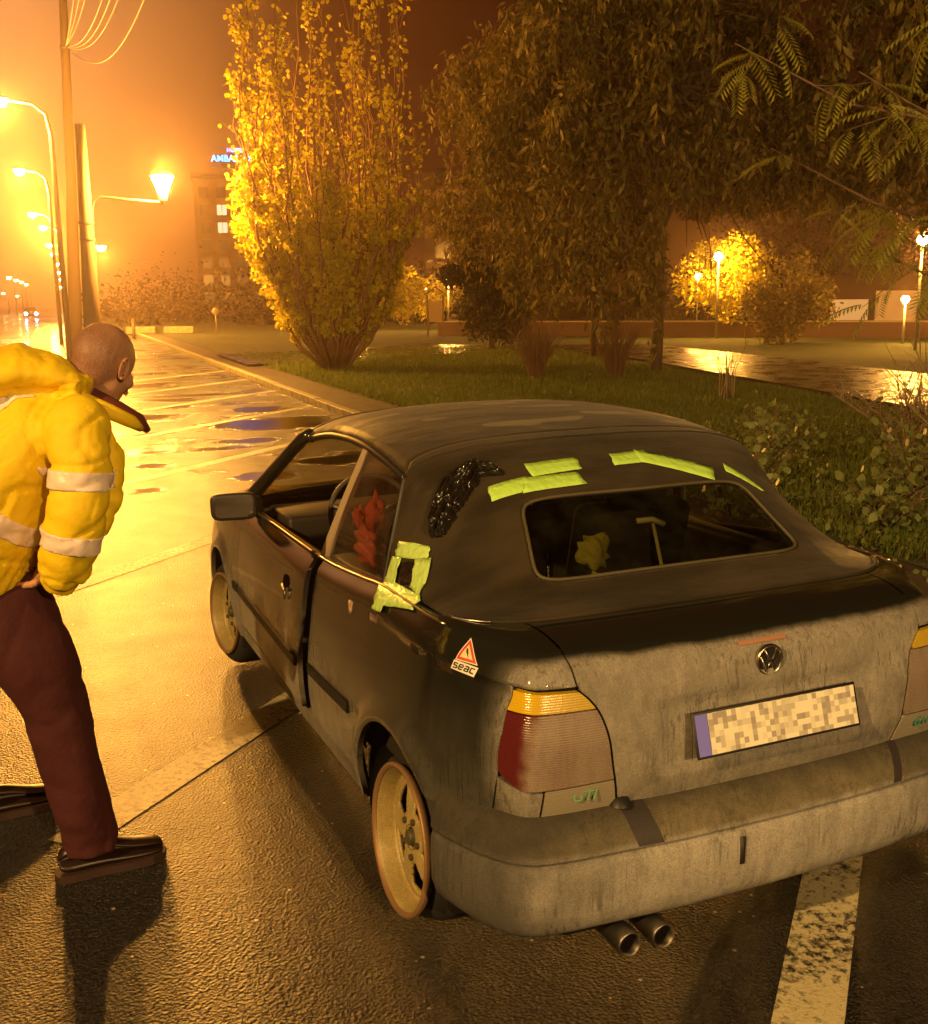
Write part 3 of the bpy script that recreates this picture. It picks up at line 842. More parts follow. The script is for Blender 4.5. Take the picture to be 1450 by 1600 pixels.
# door handle (broken out): dark hole with a dangling stub
sH = s_of_y(1.83)
def on_side(y, z, off=0.0, left=True):
    s = s_of_y(y); h = (z-Z0)/(zbelt(y)-Z0); aj = .022*min(max((2.745-y)/1.1, 0), 1) if 1.6 < y < 2.745 else 0
    return Vector(Sf(np.array(s if left else -s), np.array(float(h)), np.array(off+aj)))
V = []; hc = on_side(1.825, .752, .003)
pn = 28
def disc_on_side(name, y, z, ry, rz_, off, m_, parent, power=2.4, tilt=0.0):
    V = [on_side(y, z, off)]
    for q in (.5, 1.0):
        for k in range(pn):
            th = 2*math.pi*k/pn; c, s = math.cos(th), math.sin(th); rr = (abs(c)**power+abs(s)**power)**(-1/power)*q
            V.append(on_side(y+ry*rr*c, z+rz_*rr*s+tilt*ry*rr*c, off))
    F = [(0, 1+k, 1+(k+1) % pn) for k in range(pn)]+[(1+k, 1+pn+k, 1+pn+(k+1) % pn, 1+(k+1) % pn) for k in range(pn)]
    return fixnormals(mesh(name, V, F, m_, parent))
hd = disc_on_side('handle_recess', 1.83, .758, .042, .026, .0025, M['gap'], door)
mb = MB(); a = on_side(1.86, .742, .006); b = on_side(1.80, .735, .012); c = on_side(1.80, .70, .008); d = on_side(1.775, .748, .006)
mb.tube([a, (a+b)/2, b, d], .006, 8); mb.tube([b, c], [.007, .004], 8)
mb.build('broken_door_handle', M['chrome'], car)
# door latch striker in the gap
mb = MB(); p0 = on_side(1.60, .60, -.012); mb.lathe([(0, -.02), (.010, -.02), (.012, -.012), (.012, .0)], p0, 'X', 16); mb.build('latch_striker', M['chrome'], car)

# ---- number plate, badge, release strip
def rear_pt(x, z, off=0.0):
    s = s_of_x(abs(x))*(1 if x < 0 else -1); h = (z-Z0)/(.928-Z0)
    v = Vector(Sf(np.array(s), np.array(h), np.array(0.0))); v.y -= off; return v
plate = D.objects.new('number_plate', None); COL.objects.link(plate); plate.parent = car
pc = Vector((0, .104, .700)); rx_ = -16.5
PM = rotm(x=rx_)
mb = MB(); mb.box(pc, (.530, .006, .118), rot=PM); bevel(mb.build('plate_holder', M['black'], plate), .003)
m = mat('worn pale plate face', (.7, .68, .6), .4); g = G(m)
P = g.obj(); sn = N(m, 'ShaderNodeVectorMath', operation='SNAP'); L = m.node_tree.links
L.new(g.scale(P, (1, 0, 1), (.003, 0, .004)), sn.inputs[0]); sn.inputs[1].default_value = (.0145, 1, .0145)
wn_ = N(m, 'ShaderNodeTexWhiteNoise', noise_dimensions='3D'); L.new(sn.outputs[0], wn_.inputs['Vector'])
nn_ = g.noise(sn.outputs[0], 24, 2)
k = g.step(g.math('ADD', g.math('MULTIPLY', wn_.outputs[0], .45), g.math('MULTIPLY', nn_, 1.0)), .58, .98)
Zc = g.sep(P)[2]
g.set(Base_Color=g.mix(k, (.88, .84, .66), (.38, .34, .30)))
mb = MB(); V = [PM @ Vector(v)+pc for v in ((-.222, -.0045, -.052), (.257, -.0045, -.052), (.257, -.0045, .052), (-.222, -.0045, .052))]
mb.add(V, [(0, 1, 2, 3)]); mb.build('plate_face', m, plate, smooth=False)
M['blueband'] = mat('blue plate band', (.20, .20, .85), .4)
mb = MB(); V = [PM @ Vector(v)+pc for v in ((-.260, -.0045, -.052), (-.223, -.0045, -.052), (-.223, -.0045, .052), (-.260, -.0045, .052))]
mb.add(V, [(0, 1, 2, 3)]); mb.build('plate_band', M['blueband'], plate, smooth=False)
bc = rear_pt(0, .850, .004); BM = rotm(x=-14)
bd = MB(); bd.lathe([(0, .0), (.034, .0), (.036, -.003), (.039, -.006), (.042, -.004), (.043, .004)], bc, 'Y', 36, M=None)
badge = fixnormals(bd.build('boot_badge', M['chrome'], car))
mb = MB(); mb.lathe([(0, -.002), (.034, -.002)], bc, 'Y', 32); mb.build('badge_field', M['black'], badge)
mb = MB()
for pts in ([(-.020, .030), (-.006, .004), (0, .004), (.006, .004), (.020, .030)], [(-.032, .014), (-.014, -.028), (-.002, -.006), (.002, -.006), (.014, -.028), (.032, .014)]):
    mb.tube([bc+Vector((x, -.004, z)) for x, z in pts], .0034, 6)
mb.build('badge_emblem', M['chrome'], badge)
mb = MB()
V = []
for x in np.linspace(-.09, .075, 8):
    for z in (.893, .899, .904): V.append(rear_pt(x, z, .007-.004*abs(z-.899)/.005))
mb.add(V, gridfaces(8, 3)); M['coppery'] = mat('worn reddish trim', (.50, .26, .17), .4, .3); fixnormals(mb.build('boot_release_trim', M['coppery'], car))

# ---- interior
it = MB(); it.box((0, 2.62, .80), (1.36, .36, .14)); it.box((0, 1.75, .34), (1.5, 1.9, .04)); it.box((0, 2.75, .60), (1.4, .2, .5)); it.box((0, 2.2, .52), (.2, .9, .28))
it.box((-.755, 2.15, .60), (.05, 1.05, .50)); it.box((.755, 2.15, .60), (.05, 1.05, .50)); it.box((-.71, 1.2, .65), (.10, .75, .52)); it.box((.71, 1.2, .65), (.10, .75, .52))
it.box((0, .70, .88), (1.34, .34, .04))
bevel(it.build('cabin_trim', M['interior'], car), .03, 3)
for sx in (-.37, .37):
    st = MB(); st.box((sx, 1.72, .50), (.50, .50, .16)); st.box((sx, 1.44, .76), (.48, .12, .56), rot=rotm(x=14)); st.box((sx, 1.36, 1.10), (.26, .09, .16), rot=rotm(x=12))
    bevel(st.build('seat', M['seat'], car), .045, 4)
st = MB(); st.box((0, 1.02, .52), (1.2, .48, .16)); st.box((0, .82, .75), (1.2, .12, .40), rot=rotm(x=16)); bevel(st.build('rear_bench', M['seat'], car), .045, 4)
sw = MB(); c0 = Vector((-.37, 2.22, .89)); SM = rotm(x=62)
sw.tube([c0+SM @ Vector((.185*math.cos(t), .185*math.sin(t), 0)) for t in np.linspace(0, 2*math.pi, 41)], .012, 8, cap=False)
for a in (20, 160, 270): sw.tube([c0+SM @ Vector((0, 0, -.02)), c0+SM @ Vector((.18*math.cos(R(a)), .18*math.sin(R(a)), 0))], .014, 6)
sw.tube([c0+SM @ Vector((0, 0, -.02)), (-.37, 2.5, .78)], .03, 8)
sw.build('steering_wheel', mat('worn wheel leather', (.10, .09, .08), .35), car)

# number of things reachable for later projection
bpy.context.view_layer.update()
def bvh_of(V, F): return BVHTree.FromPolygons([tuple(v) for v in V], F)
rearV = RP(-6, 6, 0, 7, 97, 113); ROOF = bvh_of(rearV.reshape(-1, 3), gridfaces(113, 97))
#==SETTING==
# ================================================================== SETTING
def kerbx(y): return 2.35+.0612*y
def plane(name, pts, z, m_, nx=1, kind='structure'):
    o = mesh(name, [(x, y, z) for x, y in pts], [tuple(range(len(pts)))], m_, smooth=False); tag(o, kind=kind); return o

# wet asphalt
m = mat('wet asphalt', (.03, .028, .026), .35, spec=.6); g = G(m); P = g.geo('Position')
gr = g.vor(P, 90); gr2 = g.noise(P, 92, 3, .75); big = g.noise(g.scale(P, (.5, .22, 1)), 1.6, 4, .55); med = g.noise(P, 2.2, 5, .6)
pud = g.step(g.math('ADD', g.noise(g.scale(P, (.35, .5, 1), (4, 2, 0)), 1.4, 4, .5), g.step(g.sep(P)[1], 6, 12, -.10, .06)), .56, .66)
X_, Y_, Z_ = g.sep(P)[:3]
wob = g.noise(g.scale(P, (1, 1.8, 1)), 1.9, 5, .62)
for (px_, py_, rx_, ry_) in ((1.22, 11.9, .55, .30), (.74, 8.95, .40, .30), (2.35, 15.9, .55, .55), (.60, 11.3, .75, .16), (-.22, 10.2, .28, .22), (-.48, 8.6, .22, .20), (1.9, 19.4, 1.3, .30)):
    ex_ = g.math('POWER', g.math('DIVIDE', g.math('SUBTRACT', X_, px_), rx_), 2.0); ey_ = g.math('POWER', g.math('DIVIDE', g.math('SUBTRACT', Y_, py_), ry_), 2.0)
    pud = g.math('MAXIMUM', pud, g.step(g.math('ADD', g.math('ADD', ex_, ey_), g.math('MULTIPLY', wob, 3.2)), 2.75, 2.1))
vc = N(m, 'ShaderNodeTexVoronoi'); m.node_tree.links.new(P, vc.inputs['Vector']); vc.inputs['Scale'].default_value = 45
glint = g.math('MULTIPLY', g.step(g.sep(vc.outputs['Color'])[0], .988, .989), g.step(vc.outputs['Distance'], .30, .22), clamp=True)  # sparkle painted into the asphalt colour as sparse pale specks
g.set(Base_Color=g.mix(glint, g.mix(g.step(gr2, .42, .68), (.002, .0015, .001), (.026, .018, .009)), (.60, .50, .34)),
      Roughness=g.mixf(pud, g.math('SUBTRACT', g.step(med, .3, .7, .44, .34), g.math('MULTIPLY', gr2, .10)), .10))
hgt = g.math('ADD', g.math('MULTIPLY', gr, 1.0), g.math('MULTIPLY', gr2, 1.3))
g.set(Normal=g.bump(hgt, g.mixf(pud, 1.0, .03), .026))
M['asphalt'] = m
m = mat('grass soil', (.03, .04, .01), .95, bump=(30, .8, .03)); noise_color(m, (.022, .030, .008), (.055, .070, .015), 3, .35, .65); M['soil'] = m
m = mat('pavement concrete', (.14, .12, .09), .6, bump=(60, .5, .006)); noise_color(m, (.035, .026, .018), (.075, .058, .040), 4, .35, .65); M['pave'] = m
m = mat('kerb concrete', (.35, .30, .18), .6, bump=(60, .5, .006)); noise_color(m, (.22, .19, .11), (.42, .36, .20), 9, .35, .65); M['kerb'] = m

g1 = plane('ground', [(-150, -60), (190, -60), (190, 420), (-150, 420)], -.012, M['soil'])
plane('road', [(-60, -59), (kerbx(-59), -59), (kerbx(400), 400), (-60+kerbx(400), 400)], -.004, M['asphalt'])
# kerb: individual stones in view
kst = None
root = empty('kerb'); tag(root, 'line of pale yellowish kerb stones edging the parking bays', 'kerb')
for k in range(74):
    y0 = -3+k*1.0; y1 = y0+.985
    if kst is None:
        mb = MB(); mb.box((0, .4925, .055), (.15, .985, .13)); kst = mb.build('kerb_stone', M['kerb'], root, smooth=False); bevel(kst, .012, 2); o = kst
    else: o = kst.copy(); COL.objects.link(o); o.parent = root
    o.location = (kerbx(y0)+.075+RNG.uniform(-.006, .006), y0, RNG.uniform(-.006, .006)); o.rotation_euler = (0, 0, -math.atan(.0612)+RNG.uniform(-.004, .004))
plane('footpath', [(kerbx(-5)+.15, -5), (kerbx(-5)+.95, -5), (kerbx(80)+.95, 80), (kerbx(80)+.15, 80)], .085, M['pave'])
# lawn, gently uneven
nx, ny = 60, 120; V = []
for i in range(nx):
    for j in range(ny):
        t = i/(nx-1); y = -8+j/(ny-1)*90; x = kerbx(y)+.95+t**1.4*40
        V.append((x, y, .09+.04*math.sin(x*1.3+y*.4)*min(1, t*8)*(1-t)+RNG.uniform(-.01, .01)))
lawn = fixnormals(mesh('lawn', V, gridfaces(nx, ny), M['soil'])); tag(lawn, kind='structure')
# side path across the lawn (wet)
sp = [(9.6, 6.0), (10.5, 9.4), (14.2, 22.5), (16.8, 31.0), (21.5, 33.5), (18.6, 23.5), (16.4, 13.5), (14.5, 6.0), (13.5, 0), (8.5, 0)]
m = mat('wet side road', (.05, .045, .04), .22); g = G(m); P = g.geo('Position')
g.set(Roughness=g.step(g.noise(P, 1.6, 5, .65), .38, .6, .12, .5), Normal=g.bump(g.noise(P, 60, 3, .7), .8, .006), Base_Color=g.mix(g.noise(P, 3, 4), (.03, .026, .022), (.08, .07, .055)))
M['sideroad'] = m
def loft_road(name, L_, R_, z, m_):
    V = []
    for a, b in zip(L_, R_): V += [(*a, z), (*b, z)]
    o = mesh(name, V, gridfaces(len(L_), 2), m_, smooth=False); fixnormals(o); tag(o, kind='structure'); return o
loft_road('side_road', [(7.8, -6), (9.0, 3), (10.5, 9.4), (12.4, 16), (14.2, 22.5), (15.2, 28)], [(13.2, -6), (14.6, 6), (15.8, 13.5), (17.1, 19), (18.6, 25), (19.6, 30)], .150, M['sideroad'])
loft_road('side_road', [(4.5, 26.5), (9, 27.8), (12.0, 28.8), (15.2, 28)], [(5.0, 33.5), (9.5, 34.5), (13, 35.5), (19.6, 30)], .146, M['sideroad'])
# main pole island
V = []; F = []
mb = MB(); mb.box((.55, 52, .05), (.9, 56, .12), rz=-math.atan(.052)); isl = bevel(mb.build('traffic_island', M['kerb'], None, smooth=False), .02); tag(isl, kind='structure')

# bay lines
m = mat('worn bay paint', (.6, .55, .35), .55); g = G(m); P = g.geo('Position')
w_ = g.math('ADD', g.noise(P, 30, 5, .75), g.math('MULTIPLY', g.noise(P, 2.5, 3), .5))
k = g.math('MULTIPLY', g.step(w_, .60, .80), g.step(g.sep(P)[0], -1.9, -.4, .45, 1.0))
g.set(Base_Color=g.mix(k, (.035, .032, .028), (.62, .55, .33)), Roughness=g.mixf(k, .35, .5), Normal=g.bump(g.noise(P, 75, 4, .75), .8, .006))
M['linepaint'] = m
for i, (c, n_) in enumerate(((-.07, 0), (3.20, 0), (6.47, 0), (9.75, 0), (13.0, 0), (16.3, 0), (19.6, 0), (22.9, 0))):
    dx = 1/math.hypot(1, .935); dy = .935*dx; w = .085
    def pt(x, sgn): return (x-sgn*dy*w, .935*x+c+sgn*dx*w)
    xs_ = -1.70 if i else -.75
    xe = (kerbx(0)+.0612*c)/(1-.0612*.935)-.05
    q = [pt(xs_, -1), pt(xe, -1), pt(xe, 1), pt(xs_, 1)]
    plane('bay_line', q, -.0018, M['linepaint'])

# ------------------------------------------------------------------ lamps
def lampmat(name, col, s): return mat(name, (.9, .8, .6), .4, emit=col, estr=s)
M['lampglow'] = lampmat('lit sodium bowl', (1.0, .60, .20), 140)
M['lampfar'] = lampmat('lit far lamp', (1.0, .55, .17), 160)
M['pole'] = mat('weathered concrete pole', (.34, .26, .17), .75, bump=(40, .5, .008))
M['steel'] = mat('galvanised pole steel', (.30, .27, .22), .5, .4)
def point(name, loc, power, rad, col=SODIUM, parent=None):
    l = D.lights.new(name, 'POINT'); l.energy = power; l.color = col; l.shadow_soft_size = rad
    o = D.objects.new(name, l); COL.objects.link(o); o.location = loc
    if parent: o.parent = parent
    return o
# thick pole with bowl lantern
pb = empty('utility_pole', (.52, 24.94, 0)); tag(pb, 'thick concrete pole carrying a bowl lantern on a curved arm', 'pole')
mb = MB(); mb.tube([(0, 0, 0), (.06, 0, 2.9), (.09, 0, 5.80)], [.22, .17, .12], 20); mb.build('shaft', M['pole'], pb)
for z in (3.25, 3.62):
    mb = MB(); mb.lathe([(.18, -.03), (.185, 0), (.18, .03)], (.065, 0, z), n=20); mb.build('pole_band', M['steel'], pb)
arm = MB(); arm.tube([(.20, 0, 3.25), (.22, 0, 3.9), (.27, -.02, 4.12), (.42, -.04, 4.22), (1.0, -.12, 4.16), (1.83, -.22, 4.10)], .028, 10)
arm.build('lamp_arm', M['steel'], pb)
lt = D.objects.new('lantern', None); COL.objects.link(lt); lt.parent = pb; lt.location = (1.82, -.22, 4.16)
mb = MB(); mb.lathe([(0, .10), (.10, .12), (.16, .30), (.25, .50), (.26, .54), (0, .56)], n=24); mb.build('lantern_bowl', M['lampglow'], lt)
mb = MB(); mb.lathe([(.03, -.12), (.05, -.06), (.10, -.02), (.10, .10), (0, .10)], n=20); mb.build('lantern_foot', M['steel'], lt)
mb = MB(); mb.lathe([(.27, .54), (.24, .60), (.05, .66), (0, .66)], n=24); mb.build('lantern_cap', M['steel'], lt)
point('lantern_light', (2.34, 24.5, 4.65), 5200, .25)
# tall pole with cables
pa = empty('utility_pole', (1.52, 43.9, 0)); tag(pa, 'tall slim concrete pole with wire bundle, left of the lantern pole', 'pole')
mb = MB(); mb.tube([(0, 0, 0), (.3, 0, 6.5), (.62, 0, 15)], [.27, .20, .13], 16); mb.build('shaft', M['pole'], pa)
mb = MB()
for k in range(7):
    a = Vector((.5, -.1, 11.4)); b = Vector((-.9+.36*k, -27.5+.4*k, 11.2-.05*k+.5*(k % 3))); P_ = []
    for t in np.linspace(0, 1, 30): q = a.lerp(b, t); q.z -= (1.3+.42*k)*math.sin(math.pi*t)*.6; P_.append(q)
    mb.tube(P_, .016, 5)
mb.lathe([(.2, -.06), (.23, 0), (.2, .06)], (.48, 0, 11.4), n=12)
mb.build('cable_bundle', M['steel'], pa)
# street lamps of the road ahead
def street_lamp(x, y, h, hx, hy, hh, label, big=1.0, power=0, matl=None, group='street lamps lining the road', lcol=(1.0, .41, .055)):
    t = empty('street_lamp', (x, y, 0)); tag(t, label, 'street lamp', group)
    mb = MB(); dx, dy = hx-x, hy-y; r = .075+.02*(big-1)
    mb.tube([(0, 0, 0), (0, 0, hh-.9), (dx*.08, dy*.08, hh-.35), (dx*.35, dy*.35, hh-.08), (dx, dy, hh)], [r, r*.75, r*.6, r*.5, r*.45], 8); mb.build('post', M['steel'], t)
    mb = MB(); mb.lathe([(0, -.13*big), (.08*big, -.11*big), (.13*big, 0), (0, .01)], (dx, dy, hh), n=14); mb.build('lamp_bowl', matl or M['lampfar'], t)
    mb = MB(); mb.lathe([(.14*big, 0), (.11*big, .05), (0, .09)], (dx, dy, hh+.012), n=14); mb.build('lamp_hood', M['steel'], t)
    if power: point('street_light', (hx, hy, hh-.14*big-.14), power, .12, lcol)
    return t
LAMPS = [(.45, 31.97, -.81, 32.03, 7.42, 'nearest street lamp, its head at the left edge behind the two big poles', 1.6, 5600),
 (1.35, 50.0, .22, 50.0, 7.53, 'second street lamp up the road, glowing alone left of the poles', 1.9, 8000),
 (2.8, 74, 1.68, 74, 7.53, 'third street lamp up the road, top of the descending string of lights', 2.0, 10000),
 (4.4, 93, 3.28, 92.9, 7.93, 'fourth street lamp up the road, just below the third', 2.3, 9000),
 (6.2, 118, 5.08, 117.8, 7.78, 'fifth street lamp up the road, middle of the descending string', 2.5, 8000),
 (7.7, 138, 6.57, 137.8, 7.74, 'sixth street lamp up the road, in the crowded part of the string', 2.6, 0),
 (9.8, 168, 8.68, 167.7, 7.57, 'distant street lamp in the string of lights left of the poles', 2.8, 0),
 (12., 198, 10.83, 197.6, 7.2, 'distant street lamp in the string of lights left of the poles', 3.0, 0),
 (14.8, 238, 13.73, 237.5, 6.87, 'distant street lamp in the string of lights left of the poles', 3.3, 0),
 (18.8, 297, 17.61, 297, 6.2, 'farthest street lamp of the string, lowest and smallest', 4.2, 0),
 (14.0, 197, 13.2, 197.5, 3.19, 'low distant lamp glowing between the two big poles', 3.2, 0),
 (10.2, 147.6, 9.59, 147.6, 4.63, 'small distant lamp close to the left side of the thick pole', 1.6, 0),
 (3.6, 198, 2.84, 198, 6.37, 'distant lamp in the short row at the far left of the road', 2.6, 0),
 (5.3, 218, 4.48, 218, 6.36, 'distant lamp in the short row at the far left of the road', 2.6, 0),
 (6.8, 238, 5.98, 238, 6.39, 'distant lamp in the short row at the far left of the road', 2.6, 0),
 (8.4, 258, 7.63, 258, 6.22, 'distant lamp in the short row at the far left of the road', 2.6, 0),
 (3.0, 228, 2.24, 228, 4.03, 'low faint lamp at the far left edge of the road', 1.8, 0),
 (5.8, 238, 5.01, 238, 3.59, 'low faint lamp just above the oncoming headlights', 1.8, 0)]
for a in LAMPS: street_lamp(a[0], a[1], 0, a[2], a[3], a[4], a[5], a[6], a[7])
t = street_lamp(3.1, 57.7, 0, 4.14, 57.75, 4.7, 'lantern on a short bracket just right of the thick pole', 1.9, 6000)
# assumed unseen lamps behind the photographer, added to light tail, side and jacket
street_lamp(-13.5, -5, 0, -11.6, -5, 8.2, 'assumed unseen street lamp across the road behind the photographer', 1.5, 6600, None, 'street lamps lining the road', (1.0, .57, .18))
street_lamp(1.5, -17, 0, .3, -17, 7.6, 'assumed unseen street lamp behind the photographer, taken to continue the row', 1.5, 6600, None, 'street lamps lining the road', (1.0, .60, .22))
# park lamps on the right
def park_lamp(x, y, z, label, power, sz=1.0, tall=None):
    t = empty('park_lamp', (x, y, 0)); tag(t, label, 'park lamp', 'park lamps beyond the lawn')
    mb = MB(); mb.tube([(0, 0, 0), (0, 0, z-.12)], [.05, .035], 8); mb.build('post', M['steel'], t)
    mb = MB(); mb.lathe([(0, -.14*sz), (.09*sz, -.12*sz), (.15*sz, 0), (.10*sz, .12*sz), (0, .15*sz)], (0, 0, z), n=16); mb.build('lamp_globe', M['lampfar'], t)
    if power: point('park_light', (x-.05, y-.25, z), power, .15)
park_lamp(25.32, 33.95, 2.73+.6, 'bright park lamp in front of the yellow-leaved tree', 1700, 1.2)
park_lamp(33.5, 46.5, 2.33+.5, 'fainter park lamp just left of the bright one', 900, 1.2)
park_lamp(24.0, 22.4, 2.95+.4, 'park lamp cut by the right edge of the picture', 1500, 1.1)
park_lamp(27.0, 25.8, 1.6, 'low lamp lighting the pale kiosk wall at right', 500, .9)
park_lamp(21.76, 53.2, 2.4+.4, 'park lamp above the notice board', 900, 1.3)
park_lamp(26.1, 67.6, 1.97+.5, 'park lamp left of the notice board', 800, 1.4)
park_lamp(16.7, 55.1, 2.36+.4, 'small lamp seen through the golden poplar', 600, 1.0)

# night mist over road and park: one closed box round everything, evenly thin
mist = D.materials.new('thin mist'); mist.use_nodes = True; mist.node_tree.nodes.clear()
vo = mist.node_tree.nodes.new('ShaderNodeVolumePrincipled'); mo_ = mist.node_tree.nodes.new('ShaderNodeOutputMaterial'); mist.node_tree.links.new(vo.outputs[0], mo_.inputs['Volume'])
vo.inputs['Color'].default_value = (.95, .70, .50, 1); vo.inputs['Density'].default_value = .0016; vo.inputs['Anisotropy'].default_value = .80
mb = MB(); mb.box((20, 180, 13.5), (344, 484, 29.2)); hz_ = mb.build('haze', mist, smooth=False); tag(hz_, kind='stuff', label='thin orange-lit mist over the road and park')
# ================================================================== tape, film, sticker on the car
sideP = []
for i, s in enumerate(np.linspace(.60, 1.7, 80)):
    for h in np.linspace(.5, 1.0, 30): sideP.append(Sf(np.array(s), np.array(h)))
allV = list(rearV.reshape(-1, 3))+sideP
allF = gridfaces(113, 97)+gridfaces(80, 30, off=113*97)
SKIN = bvh_of(allV, allF)
CEN = Vector((0, 1.3, .7))
def stick(name, c, m_, nu=12, nv=4, off=.003, wob=.0015, bv=None, parent=None, jag=0.0, seed=0):
    """a flexible strip lying on the bodywork: corners c in order, projected onto the skin"""
    rg = np.random.default_rng(seed); c = [Vector(v) for v in c]; V = []
    for i in range(nu):
        a = i/(nu-1)
        for j in range(nv):
            b = j/(nv-1); q = (c[0].lerp(c[1], a)).lerp(c[3].lerp(c[2], a), b)
            if jag and (i in (0, nu-1)): q = q+(c[1]-c[0]).normalized()*rg.uniform(-jag, jag)
            loc, nr, idx, d = (bv or SKIN).find_nearest(q)
            if nr.dot(loc-CEN) < 0: nr = -nr
            V.append(loc+nr*(off+rg.uniform(-wob, wob)))
    o = fixnormals(mesh(name, V, gridfaces(nu, nv), m_, parent or car))
    s = o.modifiers.new('thick', 'SOLIDIFY'); s.thickness = .0006; s.offset = 1
    return o
T = [((-.459, .898, 1.226), (-.325, .895, 1.249), (-.369, .838, 1.213), (-.470, .848, 1.190)),
     ((-.310, .952, 1.276), (-.126, .953, 1.285), (-.138, .892, 1.256), (-.314, .889, 1.246)),
     ((-.345, .889, 1.245), (-.161, .880, 1.249), (-.158, .824, 1.222), (-.372, .832, 1.210)),
     ((-.001, .955, 1.286), (.144, .966, 1.288), (.124, .899, 1.262), (-.018, .894, 1.260)),
     ((.095, .972, 1.292), (.334, .863, 1.229), (.300, .803, 1.202), (.085, .900, 1.262)),
     ((.392, .892, 1.235), (.500, .800, 1.150), (.478, .795, 1.150), (.377, .846, 1.216))]
for k, c in enumerate(T): stick('tape_strip', c, M['tape'], 14, 4, .0028+.0009*(k % 3), .0004, ROOF, seed=k, jag=.003)
# taped patch at the belt line
patch = [((-.709, .985, 1.068), (-.668, .851, 1.075), (-.690, .815, 1.040), (-.728, .976, 1.022)),
         ((-.707, .868, 1.036), (-.677, .812, 1.050), (-.752, .722, .960), (-.745, .805, .972)),
         ((-.757, .985, .965), (-.746, .721, .965), (-.783, .678, .940), (-.812, .927, .897)),
         ((-.729, .985, 1.022), (-.723, .930, 1.028), (-.755, .895, .955), (-.760, .975, .952)),
         ((-.799, .912, .923), (-.793, .846, .931), (-.813, .855, .893), (-.818, .930, .886))]
for k, c in enumerate(patch): stick('crinkled_tape', c, M['tapegloss'], 12, 6, .006+.0015*k, .0022, seed=20+k, jag=.006)
stick('patch_film', ((-.728, .948, 1.022), (-.705, .850, 1.034), (-.738, .790, .985), (-.752, .872, .965)), M['plastic'], 14, 10, .0045, .0015, seed=40)
# crumpled black film stuffed over a tear in the hood
rg = np.random.default_rng(5)
cl = [Vector(v) for v in ((-.395, .930, 1.262), (-.470, .972, 1.268), (-.540, .945, 1.228), (-.590, .915, 1.175), (-.625, .880, 1.128), (-.640, .860, 1.095))]
wd = [.012, .034, .052, .048, .036, .020]
from mathutils import noise as mnoise
V = []; nu, nv = 110, 40
for i in range(nu):
    t = i/(nu-1)*(len(cl)-1); k = min(int(t), len(cl)-2); f = t-k
    c = cl[k].lerp(cl[k+1], f); w = wd[k]*(1-f)+wd[k+1]*f; tg = (cl[min(k+2, len(cl)-1)]-cl[max(k-0, 0)]).normalized()
    loc, nr, _i, _d = ROOF.find_nearest(c)
    if nr.dot(loc-CEN) < 0: nr = -nr
    sd = tg.cross(nr).normalized(); rag = 1+.30*mnoise.noise(Vector((i*.16, 0, 3)))
    for j in range(nv):
        b = j/(nv-1)*2-1; q = loc+sd*b*w*rag+tg*.006*mnoise.noise(Vector((i*.2, j*.3, 9)))
        l2, n2, _i, _d = ROOF.find_nearest(q)
        if n2.dot(l2-CEN) < 0: n2 = -n2
        rg1 = 1-abs(mnoise.noise(Vector((i*.035, b*3.2, 0)))*2.2); rg2 = 1-abs(mnoise.noise(Vector((i*.10+5, b*5, 4)))*2)
        hgt = .002+(.012*(1-b*b)+.022*max(0, rg1)*(1-b**4)+.008*rg2*(1-b**4))
        V.append(l2+n2*(hgt*min(1, .25+min(i, nu-1-i)/12)+.0015))
fixnormals(mesh('crumpled_film', V, gridfaces(nu, nv), M['plastic'], car))
# warning sticker with the word seac
st = D.objects.new('warning_sticker', None); COL.objects.link(st); st.parent = car
ap, rt, lf = Vector((-.736, .412, .937)), Vector((-.751, .347, .886)), Vector((-.780, .414, .886))
bx = [Vector((-.779, .418, .884)), Vector((-.752, .342, .882)), Vector((-.762, .346, .857)), Vector((-.789, .421, .862))]
def stick_poly(name, pts, m_, off, n=6, parent=st):
    """triangle or quad patch subdivided and laid on the skin"""
    V = []
    if len(pts) == 3: pts = [pts[0], pts[0], pts[1], pts[2]]
    for i in range(n+1):
        for j in range(n+1):
            a, b = i/n, j/n; q = (pts[0].lerp(pts[1], a)).lerp(pts[3].lerp(pts[2], a), b)
            loc, nr, _i, _d = SKIN.find_nearest(q)
            if nr.dot(loc-CEN) < 0: nr = -nr
            V.append(loc+nr*off)
    return fixnormals(mesh(name, V, gridfaces(n+1, n+1), m_, parent))
def shrink(p, k):
    c = sum(p, Vector())/len(p); return [c+(v-c)*k for v in p]
stick_poly('sticker_base', [ap, rt, lf], M['white'], .0012); stick_poly('sticker_base', bx, M['white'], .0012)
stick_poly('red_triangle', shrink([ap, rt, lf], .88), M['red'], .0018)
M['cream'] = mat('sticker cream field', (.75, .62, .33), .5)
stick_poly('cream_field', shrink([ap, rt, lf], .56), M['cream'], .0024)
c0 = sum([ap, rt, lf], Vector())/3
def on_st(u, v, c=None):
    """sticker plane coords: u along its base to the right, v up"""
    ux = (rt-lf).normalized(); vy = (ap-(rt+lf)/2).normalized(); return (c or c0)+ux*u+vy*v
stick_poly('black_bolt', [on_st(-.004, .014), on_st(.001, .012), on_st(.003, .001), on_st(-.003, .003)], M['ink'], .003, 3)
stick_poly('black_bolt', [on_st(-.004, .004), on_st(.004, .004), on_st(.007, -.014), on_st(.003, -.003)], M['ink'], .003, 3)
